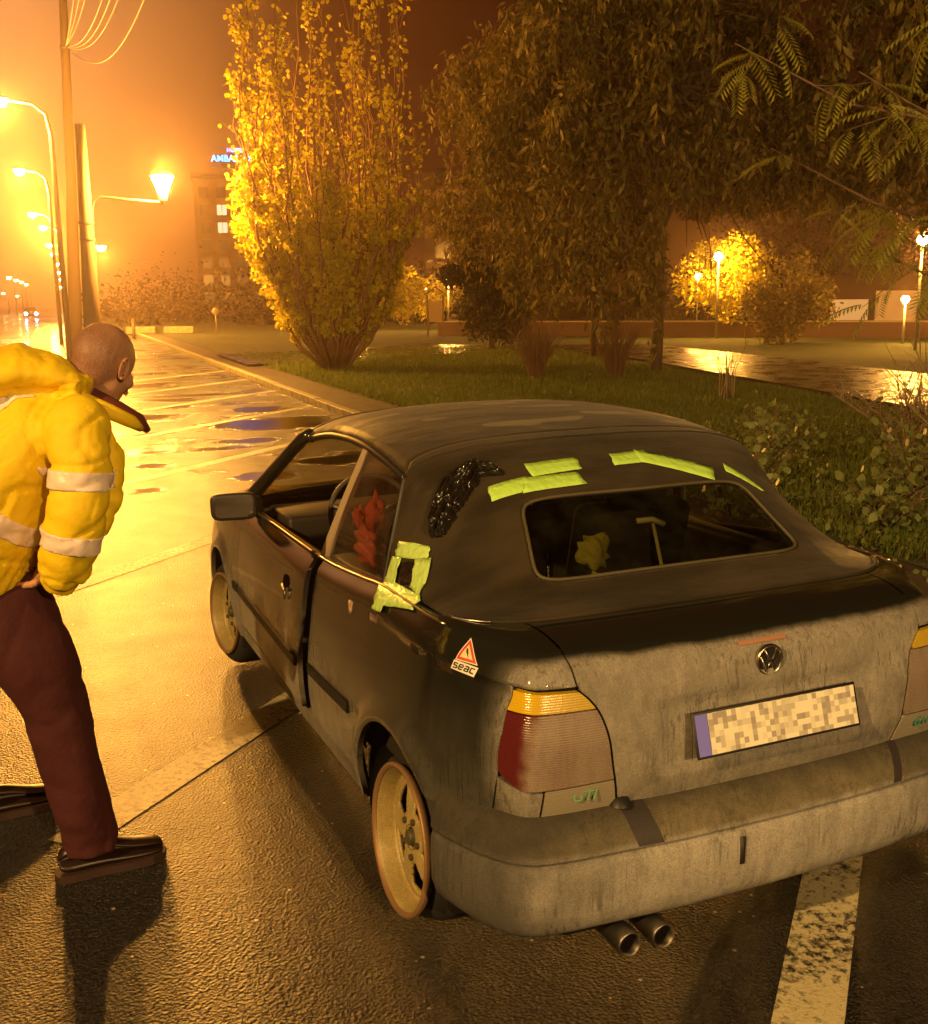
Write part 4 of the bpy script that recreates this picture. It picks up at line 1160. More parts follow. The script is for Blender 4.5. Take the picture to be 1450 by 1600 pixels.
glyph = {'s': [[(1, 1), (0, 1), (0, .5), (1, .5), (1, 0), (0, 0)]], 'e': [[(0, .5), (1, .5), (1, 1), (0, 1), (0, 0), (1, 0)]],
         'a': [[(0, 1), (1, 1), (1, 0), (0, 0), (0, .5), (1, .5)]], 'c': [[(1, 1), (0, 1), (0, 0), (1, 0)]]}
bc_ = sum(bx, Vector())/4; bu = (bx[1]-bx[0]).normalized(); bv_ = ((bx[0]+bx[1])/2-(bx[2]+bx[3])/2).normalized()
for k, ch in enumerate('seac'):
    mb = MB()
    for pl_ in glyph[ch]:
        P_ = []
        for (x, y) in pl_:
            q = bc_+bu*((k-1.5)*.0185+(x-.5)*.0115)+bv_*((y-.5)*.0125); loc, nr, _i, _d = SKIN.find_nearest(q)
            if nr.dot(loc-CEN) < 0: nr = -nr
            P_.append(loc+nr*.0015)
        for a, b in zip(P_[:-1], P_[1:]): mb.tube([a, b], .0019, 5)
    mb.build('letter', M['ink'], st, smooth=False)
# dark worn patch and slot on the bumper
def bpatch(name, sa, sb2, k0, k1, m_, slant=0.0, off=.0016):
    V = []; ks = list(range(k0, k1))
    pr0 = bprof(0.0)
    ss_ = np.linspace(sa, sb2, 10)
    for s in ss_:
        for k in ks:
            pr = bprof(abs(s)); o_, z = pr[k]; sk = s+slant*(pr0[k0][1]-pr0[k][1])
            q = Sf(np.array(sk), np.array(hof(sk, np.array(.40))), np.array(o_+off)); V.append((q[0], q[1], z+off*.6))
    return fixnormals(mesh(name, V, gridfaces(10, len(ks)), m_, bumper))
M['darkplastic'] = mat('clean dark plastic', (.028, .022, .024), .6, bump=(120, .4, .002))
bpatch('worn_patch', .385, .455, 1, 7, M['darkplastic'], -.30)
bpatch('worn_patch', -.47, -.44, 1, 7, M['darkplastic'], .5)
mb = MB(); q = Sf(np.array(.125), np.array(hof(.125, np.array(.40))), np.array(.080)); mb.box((q[0], q[1], .375), (.014, .008, .075)); mb.build('bumper_slot', M['darkplastic'], bumper)
mb = MB(); q = rear_pt(-.455, .535, .004); mb.lathe([(0, .022), (.02, .018), (.03, 0)], (q[0]+.01, q[1]-.0, .535), n=16); mb.build('lid_buffer', M['black'], car)
# green letters on the reversing lens, both sides
M['green'] = mat('faded green print', (.16, .36, .20), .5); M['teal'] = mat('teal print', (.03, .25, .22), .5)
def small_text(txt, size, at_, rot, m_, parent, name='lettering', ext=.0006, shear=0.0):
    cu = D.curves.new(name, 'FONT'); cu.body = txt; cu.size = size; cu.extrude = ext; cu.align_x = 'CENTER'; cu.align_y = 'CENTER'; cu.shear = shear; cu.offset = size*.02
    tmp = D.objects.new(name, cu); COL.objects.link(tmp); bpy.context.view_layer.update()
    me = D.meshes.new_from_object(tmp.evaluated_get(bpy.context.evaluated_depsgraph_get())); D.objects.remove(tmp)
    me.materials.clear(); o = D.objects.new(name, me); COL.objects.link(o); me.materials.append(m_)
    o.matrix_world = Matrix.Translation(at_) @ rot.to_4x4()
    if parent: o.parent = parent
    return o
for sx, m_, t_ in ((-1, M['green'], 'GTI'), (1, M['teal'], 'GTI')):
    q = rear_pt(sx*.555, .582, .0045); small_text(t_, .040, q, rotm(z=-8*sx*-1 if sx > 0 else -9) @ rotm(x=93), m_, car, 'lens_lettering', shear=.25)
# lid key screw on deck etc
# added red lump imitating a side-window reflection, yellow and pale things under the rear window
def blob(name, c, r, m_, parent=None, n=3, sc=(1, 1, 1), amp=.35, seed=0):
    bm = bmesh.new(); bmesh.ops.create_icosphere(bm, subdivisions=n, radius=1); rg = np.random.default_rng(seed)
    ph = rg.uniform(0, 6, 9)
    for v in bm.verts:
        d = 1+amp*(math.sin(v.co.x*4+ph[0])*math.sin(v.co.y*5+ph[1])+.5*math.sin(v.co.z*9+ph[2]+v.co.x*7))
        v.co = Vector((v.co.x*sc[0], v.co.y*sc[1], v.co.z*sc[2]))*r*d+Vector(c)
    me = D.meshes.new(name); bm.to_mesh(me); bm.free(); return link(name, me, m_, parent)
jk = empty('red_reflection_standin', (-.66, 1.42, .98)); tag(jk, 'added red lump standing in for a reflection in the rear side window', 'jacket')
blob('standin_body', (0, 0, -.03), .075, M['redreflection'], jk, sc=(.6, 1.1, .9), seed=1, n=4); blob('standin_lobe', (.0, -.07, .10), .040, M['redreflection'], jk, sc=(.7, .7, 1.5), seed=2); blob('standin_lobe', (.0, .10, .06), .032, M['redreflection'], jk, sc=(.7, .9, 1.1), seed=3)
M['yel'] = mat('dull yellow plush', (.34, .31, .05), .9, bump=(60, .6, .01)); M['pale'] = mat('pale strap', (.42, .40, .22), .6)
yb2 = blob('yellow_toy', (-.13, .83, 1.005), .048, M['yel'], None, seed=9, sc=(1, .7, 1.1)); tag(yb2, 'dull yellow plush lump on the shelf under the rear window', 'toy')
mb = MB(); mb.tube([(-.20, .72, .975), (-.16, .69, .955), (-.08, .66, .948), (.00, .66, .950), (.035, .70, .975), (.07, .78, 1.03), (.10, .85, 1.08)], .006, 6); mb.tube([(.04, .85, 1.085), (.09, .84, 1.088), (.13, .83, 1.07)], .010, 6)
sp_ = mb.build('pale_strap', M['pale']); tag(sp_, 'pale strap curling up behind the rear window glass', 'strap')

# ================================================================== PERSON
def etube(mb, P, rad, side=(0, 1, 0), n=20):
    """elliptical tapered tube; rad = [(r_side, r_front)]"""
    P = [Vector(p) for p in P]; V = []; side = Vector(side)
    for i, p in enumerate(P):
        t = (P[min(i+1, len(P)-1)]-P[max(i-1, 0)]).normalized(); a = (side-t*side.dot(t)).normalized(); b = t.cross(a)
        ra, rb = rad[i]
        for k in range(n):
            th = 2*math.pi*k/n; V.append(p+a*math.cos(th)*ra+b*math.sin(th)*rb)
    F = []
    for i in range(len(P)-1):
        for k in range(n): k2 = (k+1) % n; F.append((i*n+k, i*n+k2, (i+1)*n+k2, (i+1)*n+k))
    F.append(tuple(range(n))[::-1]); F.append(tuple((len(P)-1)*n+k for k in range(n)))
    mb.add(V, F)
def ell(mb, c, r, rot=None, nu=24, nv=16):
    V = []; Mr = rot or Matrix.Identity(3)
    for i in range(nv+1):
        ph = math.pi*i/nv
        for k in range(nu):
            th = 2*math.pi*k/nu; V.append(Mr @ Vector((r[0]*math.sin(ph)*math.cos(th), r[1]*math.sin(ph)*math.sin(th), r[2]*math.cos(ph)))+Vector(c))
    F = []
    for i in range(nv):
        for k in range(nu): k2 = (k+1) % nu; F.append((i*nu+k, (i+1)*nu+k, (i+1)*nu+k2, i*nu+k2))
    mb.add(V, F)
def remeshed(name, mb, m_, parent, voxel=.01, smooth=4, disp=None):
    o = mb.build(name, m_, parent); fixnormals(o)
    r = o.modifiers.new('r', 'REMESH'); r.mode = 'VOXEL'; r.voxel_size = voxel
    s = o.modifiers.new('s', 'SMOOTH'); s.factor = .6; s.iterations = smooth
    bpy.context.view_layer.update()
    me = D.meshes.new_from_object(o.evaluated_get(bpy.context.evaluated_depsgraph_get()))
    o.modifiers.clear(); o.data = me; me.materials.clear(); me.materials.append(m_)
    if disp:
        co = np.zeros(len(me.vertices)*3); me.vertices.foreach_get('co', co); co = co.reshape(-1, 3)
        no = np.zeros(len(me.vertices)*3); me.vertices.foreach_get('normal', no); no = no.reshape(-1, 3)
        co += no*disp(co)[:, None]; me.vertices.foreach_set('co', co.ravel()); me.update()
    me.polygons.foreach_set('use_smooth', [True]*len(me.polygons))
    return o
def vnoise(co, sc, seed=0):
    from mathutils import noise
    off = Vector((seed*7.3, seed*3.1, seed*1.7)); sc = Vector(sc) if isinstance(sc, (tuple, list)) else Vector((sc, sc, sc))
    return np.array([noise.noise(Vector((c[0]*sc.x, c[1]*sc.y, c[2]*sc.z))+off) for c in co])
M['skin'] = mat('tanned skin', (.50, .25, .14), .55, bump=(140, .15, .002)); M['skin'].node_tree.nodes['Principled BSDF'].inputs['Subsurface Weight'].default_value = .08
M['jacket'] = mat('yellow hi-vis jacket cloth', (.84, .60, .004), .7, bump=(26, .35, .012, 5))
M['reflect'] = mat('silver reflective band', (.86, .70, .60), .42, .05, bump=(40, .4, .006))
M['trousers'] = mat('dark red work trousers', (.045, .0032, .006), .85, bump=(30, .4, .01))
M['shoe'] = mat('dark shoe leather', (.018, .008, .006), .4)
M['sole'] = mat('dark shoe sole', (.03, .012, .008), .7)
person = empty('person', (-1.75, 1.42, 0)); tag(person, 'person in a yellow hi-vis jacket and dark red trousers bending toward the car', 'person')
PO = Vector((-1.75, 1.42, 0))
def W(x, y, z): return Vector((x, y, z))-PO
# head, neck: facing +x, bowed
hm = rotm(z=36) @ rotm(y=32)
hc = W(-1.480, 1.40, 1.606)
mb = MB()
ell(mb, hc+hm @ Vector((-.012, 0, .020)), (.100, .078, .098), hm)
ell(mb, hc+hm @ Vector((.030, 0, -.030)), (.062, .062, .080), hm)
ell(mb, hc+hm @ Vector((.050, 0, -.082)), (.038, .042, .030), hm)       # chin
ell(mb, hc+hm @ Vector((.090, 0, .002)), (.010, .040, .010), hm)        # brow
ell(mb, hc+hm @ Vector((.098, 0, -.024)), (.013, .012, .022), hm @ rotm(y=-12))  # nose
ell(mb, hc+hm @ Vector((.108, 0, -.040)), (.012, .015, .009), hm)
ell(mb, hc+hm @ Vector((.086, 0, -.062)), (.010, .024, .006), hm)
for s in (-1, 1): ell(mb, hc+hm @ Vector((.060, s*.040, -.025)), (.030, .022, .024), hm)
etube(mb, [hc+hm @ Vector((-.030, 0, -.02)), W(-1.545, 1.41, 1.530), W(-1.60, 1.42, 1.46)], [(.060, .066), (.062, .066), (.075, .075)])
M['skin'].node_tree.nodes['Principled BSDF'].inputs['Subsurface Scale'].default_value = .01
g = G(M['skin']); P = g.obj(); hd_c = hc+hm @ Vector((-.03, 0, .03))
vd = N(M['skin'], 'ShaderNodeVectorMath', operation='DISTANCE'); M['skin'].node_tree.links.new(P, vd.inputs[0]); vd.inputs[1].default_value = tuple(hc+hm @ Vector((-.075, 0, -.015)))
st_ = g.math('MULTIPLY', g.step(vd.outputs['Value'], .075, .125  , .95, 0.25), g.step(g.noise(P, 330, 3, .8), .35, .6, .45, 1.0))
g.set(Base_Color=g.mix(st_, g.mix(g.noise(P, 14, 3), (.46, .22, .12), (.56, .30, .17)), (.17, .085, .055)))
head = remeshed('head', mb, M['skin'], person, .006, 3, lambda c: vnoise(c, 60)*.0006)
for s in (-1, 1):
    mb = MB(); ec = hc+hm @ Vector((.004, s*.079, -.012)); er = hm @ rotm(z=s*-18, y=-8)
    ell(mb, ec, (.018, .006, .033), er, 18, 12)
    mb.tube([ec+er @ Vector((.017*math.cos(t)-.002, s*.007, .031*math.sin(t))) for t in np.linspace(-1.9, 2.6, 20)], [.0045]*20, 8)
    mb.tube([ec+er @ Vector((.009*math.cos(t)-.001, s*.007, .018*math.sin(t))) for t in np.linspace(-1.2, 2.2, 12)], [.0035]*12, 6)
    fixnormals(mb.build('ear', M['skin'], person))
    mb = MB(); ell(mb, hc+hm @ Vector((.082, s*.031, -.008)), (.0085, .0085, .0085), hm, 12, 8); mb.build('eye', M['ink'], person)
# jacket
mb = MB()
etube(mb, [W(-1.95, 1.47, .985), W(-1.91, 1.47, 1.08), W(-1.84, 1.45, 1.22), W(-1.76, 1.44, 1.36), W(-1.66, 1.42, 1.455), W(-1.58, 1.42, 1.49)],
      [(.205, .175), (.215, .190), (.230, .185), (.235, .165), (.20, .13), (.12, .09)])
ell(mb, W(-1.585, 1.235, 1.43), (.095, .095, .105), rotm(y=30)); ell(mb, W(-1.60, 1.63, 1.43), (.10, .095, .10), rotm(y=30))
# right sleeve (near) and left sleeve
RS = [W(-1.590, 1.215, 1.44), W(-1.580, 1.18, 1.34), W(-1.600, 1.165, 1.22), W(-1.630, 1.19, 1.12), W(-1.650, 1.23, 1.03), W(-1.665, 1.27, .985)]
etube(mb, RS, [(.082, .085), (.078, .086), (.076, .086), (.074, .083), (.068, .074), (.050, .052)], n=20)
etube(mb, [W(-1.62, 1.66, 1.44), W(-1.60, 1.70, 1.28), W(-1.64, 1.66, 1.14), W(-1.70, 1.58, 1.02)], [(.085, .09), (.08, .085), (.072, .075), (.05, .05)])
# front placket hanging open
etube(mb, [W(-1.55, 1.36, 1.44), W(-1.50, 1.30, 1.34), W(-1.51, 1.28, 1.22), W(-1.545, 1.30, 1.12)], [(.05, .05), (.045, .05), (.04, .045), (.03, .03)])
# hood rolled on the shoulders
etube(mb, [W(-1.90, 1.44, 1.47), W(-1.80, 1.42, 1.58), W(-1.71, 1.40, 1.60), W(-1.615, 1.385, 1.575), W(-1.535, 1.335, 1.53)], [(.15, .05), (.165, .080), (.155, .078), (.135, .062), (.09, .042)])
def hemd0(c): return (c-np.array(W(-1.90, 1.47, 1.10)))@np.array([.38, 0, .92])
def folds(c):
    f = vnoise(c, (6, 5, 4), 1)*.005+vnoise(c, (18, 14, 8), 2)*.0025-.007*np.maximum(0, 1-np.abs(vnoise(c, (5, 5, 7.5), 8))*7)-.003*np.maximum(0, 1-np.abs(vnoise(c, (20, 20, 14), 9))*6)
    a = np.array(RS[3]); d = np.linalg.norm(c-a, axis=1)
    f -= .007*np.exp(-((np.linalg.norm((c-np.array(RS[0]))*np.array([1, .75, 1]), axis=1)-.125)/.006)**2)*(c[:, 1] < RS[0].y+.10)
    f -= .006*np.exp(-(hemd0(c)/.007)**2)
    f += .006*np.sin((c[:, 2]+c[:, 0]*.6)*75)*np.exp(-(d/.09)**2)
    # elastic gathers at the hem
    hemd = (c-np.array(W(-1.92, 1.47, 1.04)))@np.array([.38, 0, .92]); f += .004*np.sin(c[:, 1]*190)*np.exp(-(hemd/.05)**2)
    return f
jacket = remeshed('jacket', mb, M['jacket'], person, .0095, 3, folds)
# collar
mb = MB()
mb.tube([W(-1.600, 1.40, 1.545), W(-1.56, 1.325, 1.515), W(-1.49, 1.30, 1.475), W(-1.425, 1.31, 1.440), W(-1.395, 1.335, 1.415)], [.018, .022, .024, .020, .012], 10)
mb.build('collar_edge', M['jacket'], person)
mb = MB(); mb.tube([W(-1.53, 1.335, 1.525), W(-1.46, 1.325, 1.480), W(-1.40, 1.335, 1.440), W(-1.375, 1.345, 1.405)], [.020, .022, .020, .010], 10)
mb.build('collar_lining', mat('dark red fleece', (.09, .012, .010), .9), person)
# reflective bands cut out of the jacket's own surface
def band(name, test, planes=(), off=.004, mt=None):
    me = jacket.data; bm = bmesh.new(); bm.from_mesh(me)
    for (pc_, pn_) in planes: bmesh.ops.bisect_plane(bm, geom=bm.verts[:]+bm.edges[:]+bm.faces[:], plane_co=pc_, plane_no=pn_)
    kill = [f for f in bm.faces if not test(f.calc_center_median())]
    bmesh.ops.delete(bm, geom=kill, context='FACES')
    for v in bm.verts: v.co += v.normal*off
    m2 = D.meshes.new(name); bm.to_mesh(m2); bm.free()
    o = link(name, m2, mt or M['reflect'], person); s = o.modifiers.new('t', 'SOLIDIFY'); s.thickness = .003
    return o
def near_seg(c, P, r):
    return min((c-(P[i].lerp(P[i+1], min(1, max(0, (c-P[i]).dot(P[i+1]-P[i])/(P[i+1]-P[i]).length_squared))))).length for i in range(len(P)-1)) < r
sn_ = Vector((.28, .10, .95)).normalized()
def ring_band(name, c0_, n_, w, extra):
    c0_ = Vector(c0_); n_ = Vector(n_).normalized()
    band(name, lambda c: abs((c-c0_).dot(n_)) < w and extra(c), [(c0_+n_*w, n_), (c0_-n_*w, n_)])
on_sl = lambda c: near_seg(c, RS, .125) and c.y < W(0, 1.285, 0).y
ring_band('sleeve_band', RS[1].lerp(RS[2], .35), (.12, .05, 1), .026, on_sl); ring_band('sleeve_band', RS[3].lerp(RS[2], .10), (.22, -.15, 1), .026, on_sl)
ring_band('torso_band', W(-1.84, 1.45, 1.215), (.62, -.05, .78), .030, lambda c: not near_seg(c, RS, .118))
y_ = W(0, 1.315, 0).y; xa = W(-1.775, 0, 0).x
band('shoulder_band', lambda c: abs(c.y-y_) < .024 and xa < c.x < xa+.09 and c.z > 1.36 and c.z < 1.53, [(Vector((0, y_-.024, 0)), Vector((0, 1, 0))), (Vector((0, y_+.024, 0)), Vector((0, 1, 0))), (Vector((xa, 0, 0)), Vector((1, 0, 0))), (Vector((xa+.09, 0, 0)), Vector((1, 0, 0)))])
# trousers
mb = MB()
etube(mb, [W(-1.95, 1.48, 1.06), W(-1.93, 1.48, .97), W(-1.89, 1.48, .88)], [(.17, .14), (.18, .155), (.17, .15)])
etube(mb, [W(-1.84, 1.42, .95), W(-1.765, 1.40, .76), W(-1.700, 1.385, .56), W(-1.680, 1.38, .42), W(-1.655, 1.38, .24), W(-1.638, 1.385, .13), W(-1.640, 1.385, .075)],
      [(.115, .140), (.108, .128), (.092, .104), (.086, .096), (.078, .086), (.076, .082), (.078, .088)])
etube(mb, [W(-1.95, 1.60, .93), W(-1.98, 1.70, .70), W(-2.01, 1.80, .50), W(-1.99, 1.88, .30), W(-1.97, 1.92, .08)], [(.10, .12), (.095, .10), (.08, .085), (.072, .075), (.072, .08)])
def tf(c):
    f = vnoise(c, (8, 8, 6), 3)*.014-.005*np.maximum(0, 1-np.abs(vnoise(c, (6, 6, 4), 11))*6)
    f += .008*np.sin((c[:, 2]+c[:, 0]*.5)*58)*(np.exp(-((c[:, 2]-.13)/.10)**2)+.6*np.exp(-((c[:, 2]-.55)/.08)**2))*(.5+vnoise(c, 12, 5))
    return f
remeshed('trousers', mb, M['trousers'], person, .010, 4, tf)
# hands (right one closed against the thigh under the cuff, left one reaching)
def hand(base, dirn, palm, curl=.9):
    d = Vector(dirn).normalized(); nrm_ = Vector(palm).normalized(); sd = d.cross(nrm_).normalized(); mb = MB()
    etube(mb, [base, base+d*.03, base+d*.06, base+d*.088], [(.026, .020), (.038, .016), (.042, .015), (.040, .012)], side=tuple(sd), n=14)
    for k, (off, ln) in enumerate(((-.030, .070), (-.010, .080), (.010, .075), (.029, .058))):
        p = base+d*.084+sd*off; q = p+d*ln*.42; a = (d*math.cos(curl)+nrm_*math.sin(curl)); r = q+a*ln*.33; b = (d*math.cos(curl*1.8)+nrm_*math.sin(curl*1.8)); mb.tube([p-d*.01, q, r, r+b*ln*.28], [.0098, .0092, .0085, .0065], 8)
    p = base+d*.028-sd*.030; mb.tube([p, p-sd*.022+d*.022+nrm_*.012, p-sd*.022+d*.048+nrm_*.026, p-sd*.012+d*.068+nrm_*.034], [.013, .0115, .010, .007], 8)
    return fixnormals(mb.build('hand', M['skin'], person))
hand(W(-1.672, 1.315, 1.02), (-.45, .55, -.30), (-.6, .3, .2), 1.2)
hand(W(-1.71, 1.56, 1.02), (-.2, -.25, -.75), (-.5, -.3, .1), .9)
# shoes
for (x, y, rz_) in ((-1.715, 1.375, 4), (-1.985, 1.90, 10)):
    mb = MB(); Rz = rotm(z=rz_); b = W(x, y, 0)
    prof = [(-.025, .034, .080), (.02, .042, .100), (.09, .044, .104), (.15, .045, .084), (.21, .050, .062), (.27, .048, .056), (.305, .034, .040)]
    V = []; n = 16
    for (px_, w, h) in prof:
        for k in range(n):
            th = 2*math.pi*k/n; c, s = math.cos(th), math.sin(th); V.append(b+Rz @ Vector((px_, w*(1 if abs(c) > .99 else c), .022+h/2+h/2*s if True else 0)))
    F = gridfaces(len(prof), n); 
    for i in range(len(prof)-1): F.append((i*n+n-1, i*n, (i+1)*n, (i+1)*n+n-1))
    F += [tuple(range(n))[::-1], tuple((len(prof)-1)*n+k for k in range(n))]
    mb.add(V, F); sh = fixnormals(mb.build('shoe', M['shoe'], person)); sd_ = sh.modifiers.new('s', 'SUBSURF'); sd_.levels = sd_.render_levels = 1
    mb = MB(); V = []; outl = [(-.035, 0), (-.028, .030), (.02, .040), (.10, .038), (.20, .050), (.26, .048), (.30, .030), (.312, 0)]
    outl = outl+[(a, -c) for a, c in outl[-2:0:-1]]
    for z in (.0, .026): V += [b+Rz @ Vector((a, c, z)) for a, c in outl]
    n = len(outl); F = [(i, (i+1) % n, n+(i+1) % n, n+i) for i in range(n)]+[tuple(range(n))[::-1], tuple(range(n, 2*n))]
    mb.add(V, F); fixnormals(mb.build('shoe_sole', M['sole'], sh, smooth=False))
# ================================================================== VEGETATION
def leaf_mat(name, c1, c2, tr=.35, rough=.6, c3=None):
    m = D.materials.new(name); m.use_nodes = True; nt = m.node_tree; L = nt.links; g = G(m)
    b = nt.nodes['Principled BSDF']; b.inputs['Roughness'].default_value = rough; b.inputs['Specular IOR Level'].default_value = .3
    oi = g.noise(g.geo('Position'), 3.2, 3); wn2 = N(m, 'ShaderNodeTexWhiteNoise', noise_dimensions='3D')
    at_ = N(m, 'ShaderNodeNewGeometry'); L.new(at_.outputs['Random Per Island'], wn2.inputs['Vector'])
    col = g.mix(wn2.outputs[0], c1, c2)
    if c3: col = g.mix(g.step(oi, .5, .62), col, c3)
    L.new(col, b.inputs['Base Color'])
    t = N(m, 'ShaderNodeBsdfTranslucent'); L.new(col, t.inputs[0]); mx = N(m, 'ShaderNodeMixShader'); mx.inputs[0].default_value = tr
    L.new(b.outputs[0], mx.inputs[1]); L.new(t.outputs[0], mx.inputs[2]); L.new(mx.outputs[0], nt.nodes['Material Output'].inputs[0])
    return m
def leaves(name, C, size, ln=1.0, droop=0.0, m_=None, parent=None, seed=0, wid=.5, flat=0.0):
    """many folded leaves (2 quads) at points C"""
    rg = np.random.default_rng(seed); n = len(C); C = np.asarray(C)
    d = rg.normal(size=(n, 3)); d[:, 2] = d[:, 2]*(1-flat)-droop*2.2; d /= np.linalg.norm(d, axis=1)[:, None]
    w = np.cross(d, rg.normal(size=(n, 3))); w /= np.linalg.norm(w, axis=1)[:, None]; u = np.cross(d, w)
    s = (size*rg.uniform(.6, 1.3, n))[:, None]
    L_ = s*ln
    p0 = C; p3 = C+d*L_; m1 = C+d*L_*.5+u*s*.08
    a = C+d*L_*.42+w*s*wid*.5; b = C+d*L_*.42-w*s*wid*.5
    a2 = C+d*L_*.75+w*s*wid*.33; b2 = C+d*L_*.75-w*s*wid*.33
    V = np.stack([p0, a, a2, p3, b2, b], 1).reshape(-1, 3)
    base = (np.arange(n)*6)[:, None]
    me = D.meshes.new(name); nf = 2*n
    F = np.concatenate([base+np.array([0, 1, 2, 3]), base+np.array([0, 3, 4, 5])], 1).reshape(-1, 4)
    me.vertices.add(len(V)); me.vertices.foreach_set('co', V.ravel()); me.loops.add(4*nf); me.loops.foreach_set('vertex_index', F.ravel().astype(np.int32))
    me.polygons.add(nf); me.polygons.foreach_set('loop_start', np.arange(nf, dtype=np.int32)*4); me.update(calc_edges=True); me.validate()
    return link(name, me, m_, parent, smooth=False)
M['bark'] = mat('brown bark', (.16, .10, .055), .85, bump=(30, .6, .02))
M['twig'] = mat('reddish twig', (.24, .12, .055), .8)
M['twig2'] = mat('pale bare twig', (.30, .22, .13), .8)
M['popleaf'] = leaf_mat('golden poplar leaf', (.62, .54, .02), (.52, .42, .02), .4, c3=(.44, .34, .02))
M['brownleaf'] = leaf_mat('drying brown-olive leaf', (.19, .135, .030), (.10, .09, .02), .35, c3=(.34, .26, .06))
M['greenleaf'] = leaf_mat('yellow-green leaf', (.36, .34, .05), (.24, .26, .05), .35)
M['darkleaf'] = leaf_mat('dark evergreen leaf', (.03, .035, .012), (.05, .045, .015), .2)
M['ivyleaf'] = leaf_mat('green weed leaf', (.13, .17, .05), (.24, .27, .09), .3, .4)
M['grass'] = leaf_mat('night grass', (.08, .12, .015), (.16, .19, .03), .3)
M['litter'] = leaf_mat('fallen leaf', (.30, .17, .05), (.16, .09, .03), .2)
def curve(P, t):
    P = np.array(P); t = t*(len(P)-1); k = min(int(t), len(P)-2); f = t-k; return P[k]*(1-f)+P[k+1]*f
# --- golden poplar
tr = empty('poplar_tree', (6.1, 23.8, .08)); tag(tr, 'fan-shaped golden-leaved poplar with many upright bare stems beside the kerb', 'tree')
rg = np.random.default_rng(3); mb = MB(); LP = []; tw = MB()
def crownr(z): return float(np.interp(z, [0, .8, 1.6, 3.0, 4.2, 6.5, 9, 12.5], [.5, .95, 1.45, 2.0, 2.35, 2.35, 2.2, .8]))
for k in range(74):
    th = rg.uniform(0, 2*math.pi); q = math.sqrt(rg.uniform(0.02, 1)); H = rg.uniform(5.0, 11.5)*(1-.25*q)
    P = []
    for i in range(9):
        z = H*i/8; r = crownr(z)*q; x = r*math.cos(th)+.10*math.sin(i*1.3+k); y = r*math.sin(th)+.10*math.cos(i*1.7+k); x += -.10*z*.12
        P.append((x, y, z))
    P[0] = (.22*math.cos(th)*q, .22*math.sin(th)*q, 0)
    mb.tube([(a_[0]+.07*math.sin(i*2.1+k*3), a_[1]+.07*math.cos(i*2.6+k), a_[2]) if i else a_ for i, a_ in enumerate(P)], [.034*(1-i/8.6)+.005 for i in range(9)], 5)
    left = -math.cos(th)
    for j in range(17):
        t = rg.uniform(.12, 1); a = curve(P, t); dv = np.array([rg.normal(), rg.normal(), 1.3+abs(rg.normal())]); dv /= np.linalg.norm(dv); ln = rg.uniform(.35, .95)
        b = a+dv*ln; tw.tube([a, (a+b)/2+rg.normal(size=3)*.03, b], [.010, .007, .003], 4, cap=False)
        z = b[2]
        dens = max(0.0, (1.0+.45*left))*np.interp(z, [0, 1, 3, 4.2, 4.7, 6.3, 7, 9, 12], [2.2, 2.0, 1.5, 1.1, .40, .35, .55, .5, .3])*(.3+q)*(1.5 if z < 3.6 else 1.0)
        for _ in range(rg.poisson(18*dens)):
            LP.append(a+(b-a)*rg.uniform(.2, 1.05)+rg.normal(size=3)*.06)
mb.build('trunk', M['twig'], tr); tw.build('branches', M['twig'], tr)
leaves('crown', LP, .115, 1.0, .12, M['popleaf'], tr, 4, .85)
# --- big drooping tree
def droop_tree(name, label, base, H, rx, ry, zc, rz, n_leaf, size, m_, seed, trunks=1, cut=None):
    t = empty(name, base); tag(t, label, 'tree'); rg = np.random.default_rng(seed); mb = MB(); C = []
    for s in range(trunks):
        ox = rg.uniform(-.4, .4) if trunks > 1 else 0
        mb.tube([(ox, 0, 0), (ox*1.2+.1, .05, H*.3), (ox*2-.1, .1, H*.6), (ox*3+.2, 0, H*.95)], [.13, .10, .07, .02], 8)
    nb2 = 90
    for k in range(nb2):
        z0 = rg.uniform(.25, .9)*H; th = rg.uniform(0, 2*math.pi); rr = rg.uniform(.55, 1.0)
        zz = zc+rz*rg.uniform(-.9, 1)*math.sqrt(max(0, 1-rr**2*.6)); x, y = rx*rr*math.cos(th), ry*rr*math.sin(th)
        P = [(0, 0, z0), (x*.4, y*.4, (z0+zz)/2+.5), (x*.8, y*.8, zz+.35), (x, y, zz-.2), (x*1.05, y*1.05, zz-1.0)]
        mb.tube(P, [.045, .03, .018, .010, .004], 5, cap=False)
        for j in range(int(n_leaf/nb2/9)):
            f = rg.uniform(.35, 1); c = curve(P, f)+rg.normal(size=3)*np.array([.22, .22, .2]); hang = rg.uniform(.3, 1.3)
            for q in range(9): C.append(c+np.array([rg.normal()*.06, rg.normal()*.06, -hang*q/9]))
    mb.build('trunk', M['bark'], t); C = np.array(C)
    if cut is not None: C = C[cut(C+np.array(base))]
    leaves('crown', C, size, 1.0, .75, m_, t, seed, .30)
    return t
droop_tree('robinia_tree', 'large tree with drooping brown-olive foliage behind the car roof', (11.9, 18.3, .1), 9, 4.0, 3.6, 5.7, 4.1, 40000, .25, M['brownleaf'], 11, cut=lambda C: ~((C[:, 2] < 3.7) & (C[:, 0]+1.8 > .68*(C[:, 1]+1.96))))
droop_tree('robinia_tree', 'drooping brown-leaved tree filling the upper right corner', (17.0, 12.4, .1), 9, 5.6, 4.6, 6.6, 3.0, 28000, .26, M['brownleaf'], 12)
droop_tree('robinia_tree', 'farther drooping tree standing behind the large one', (14.2, 24.9, .1), 9, 4.6, 3.6, 6.0, 3.6, 24000, .24, M['brownleaf'], 13, cut=lambda C: ~((C[:, 2] < 4.4) & (C[:, 0]+1.8 > .66*(C[:, 1]+1.96))))
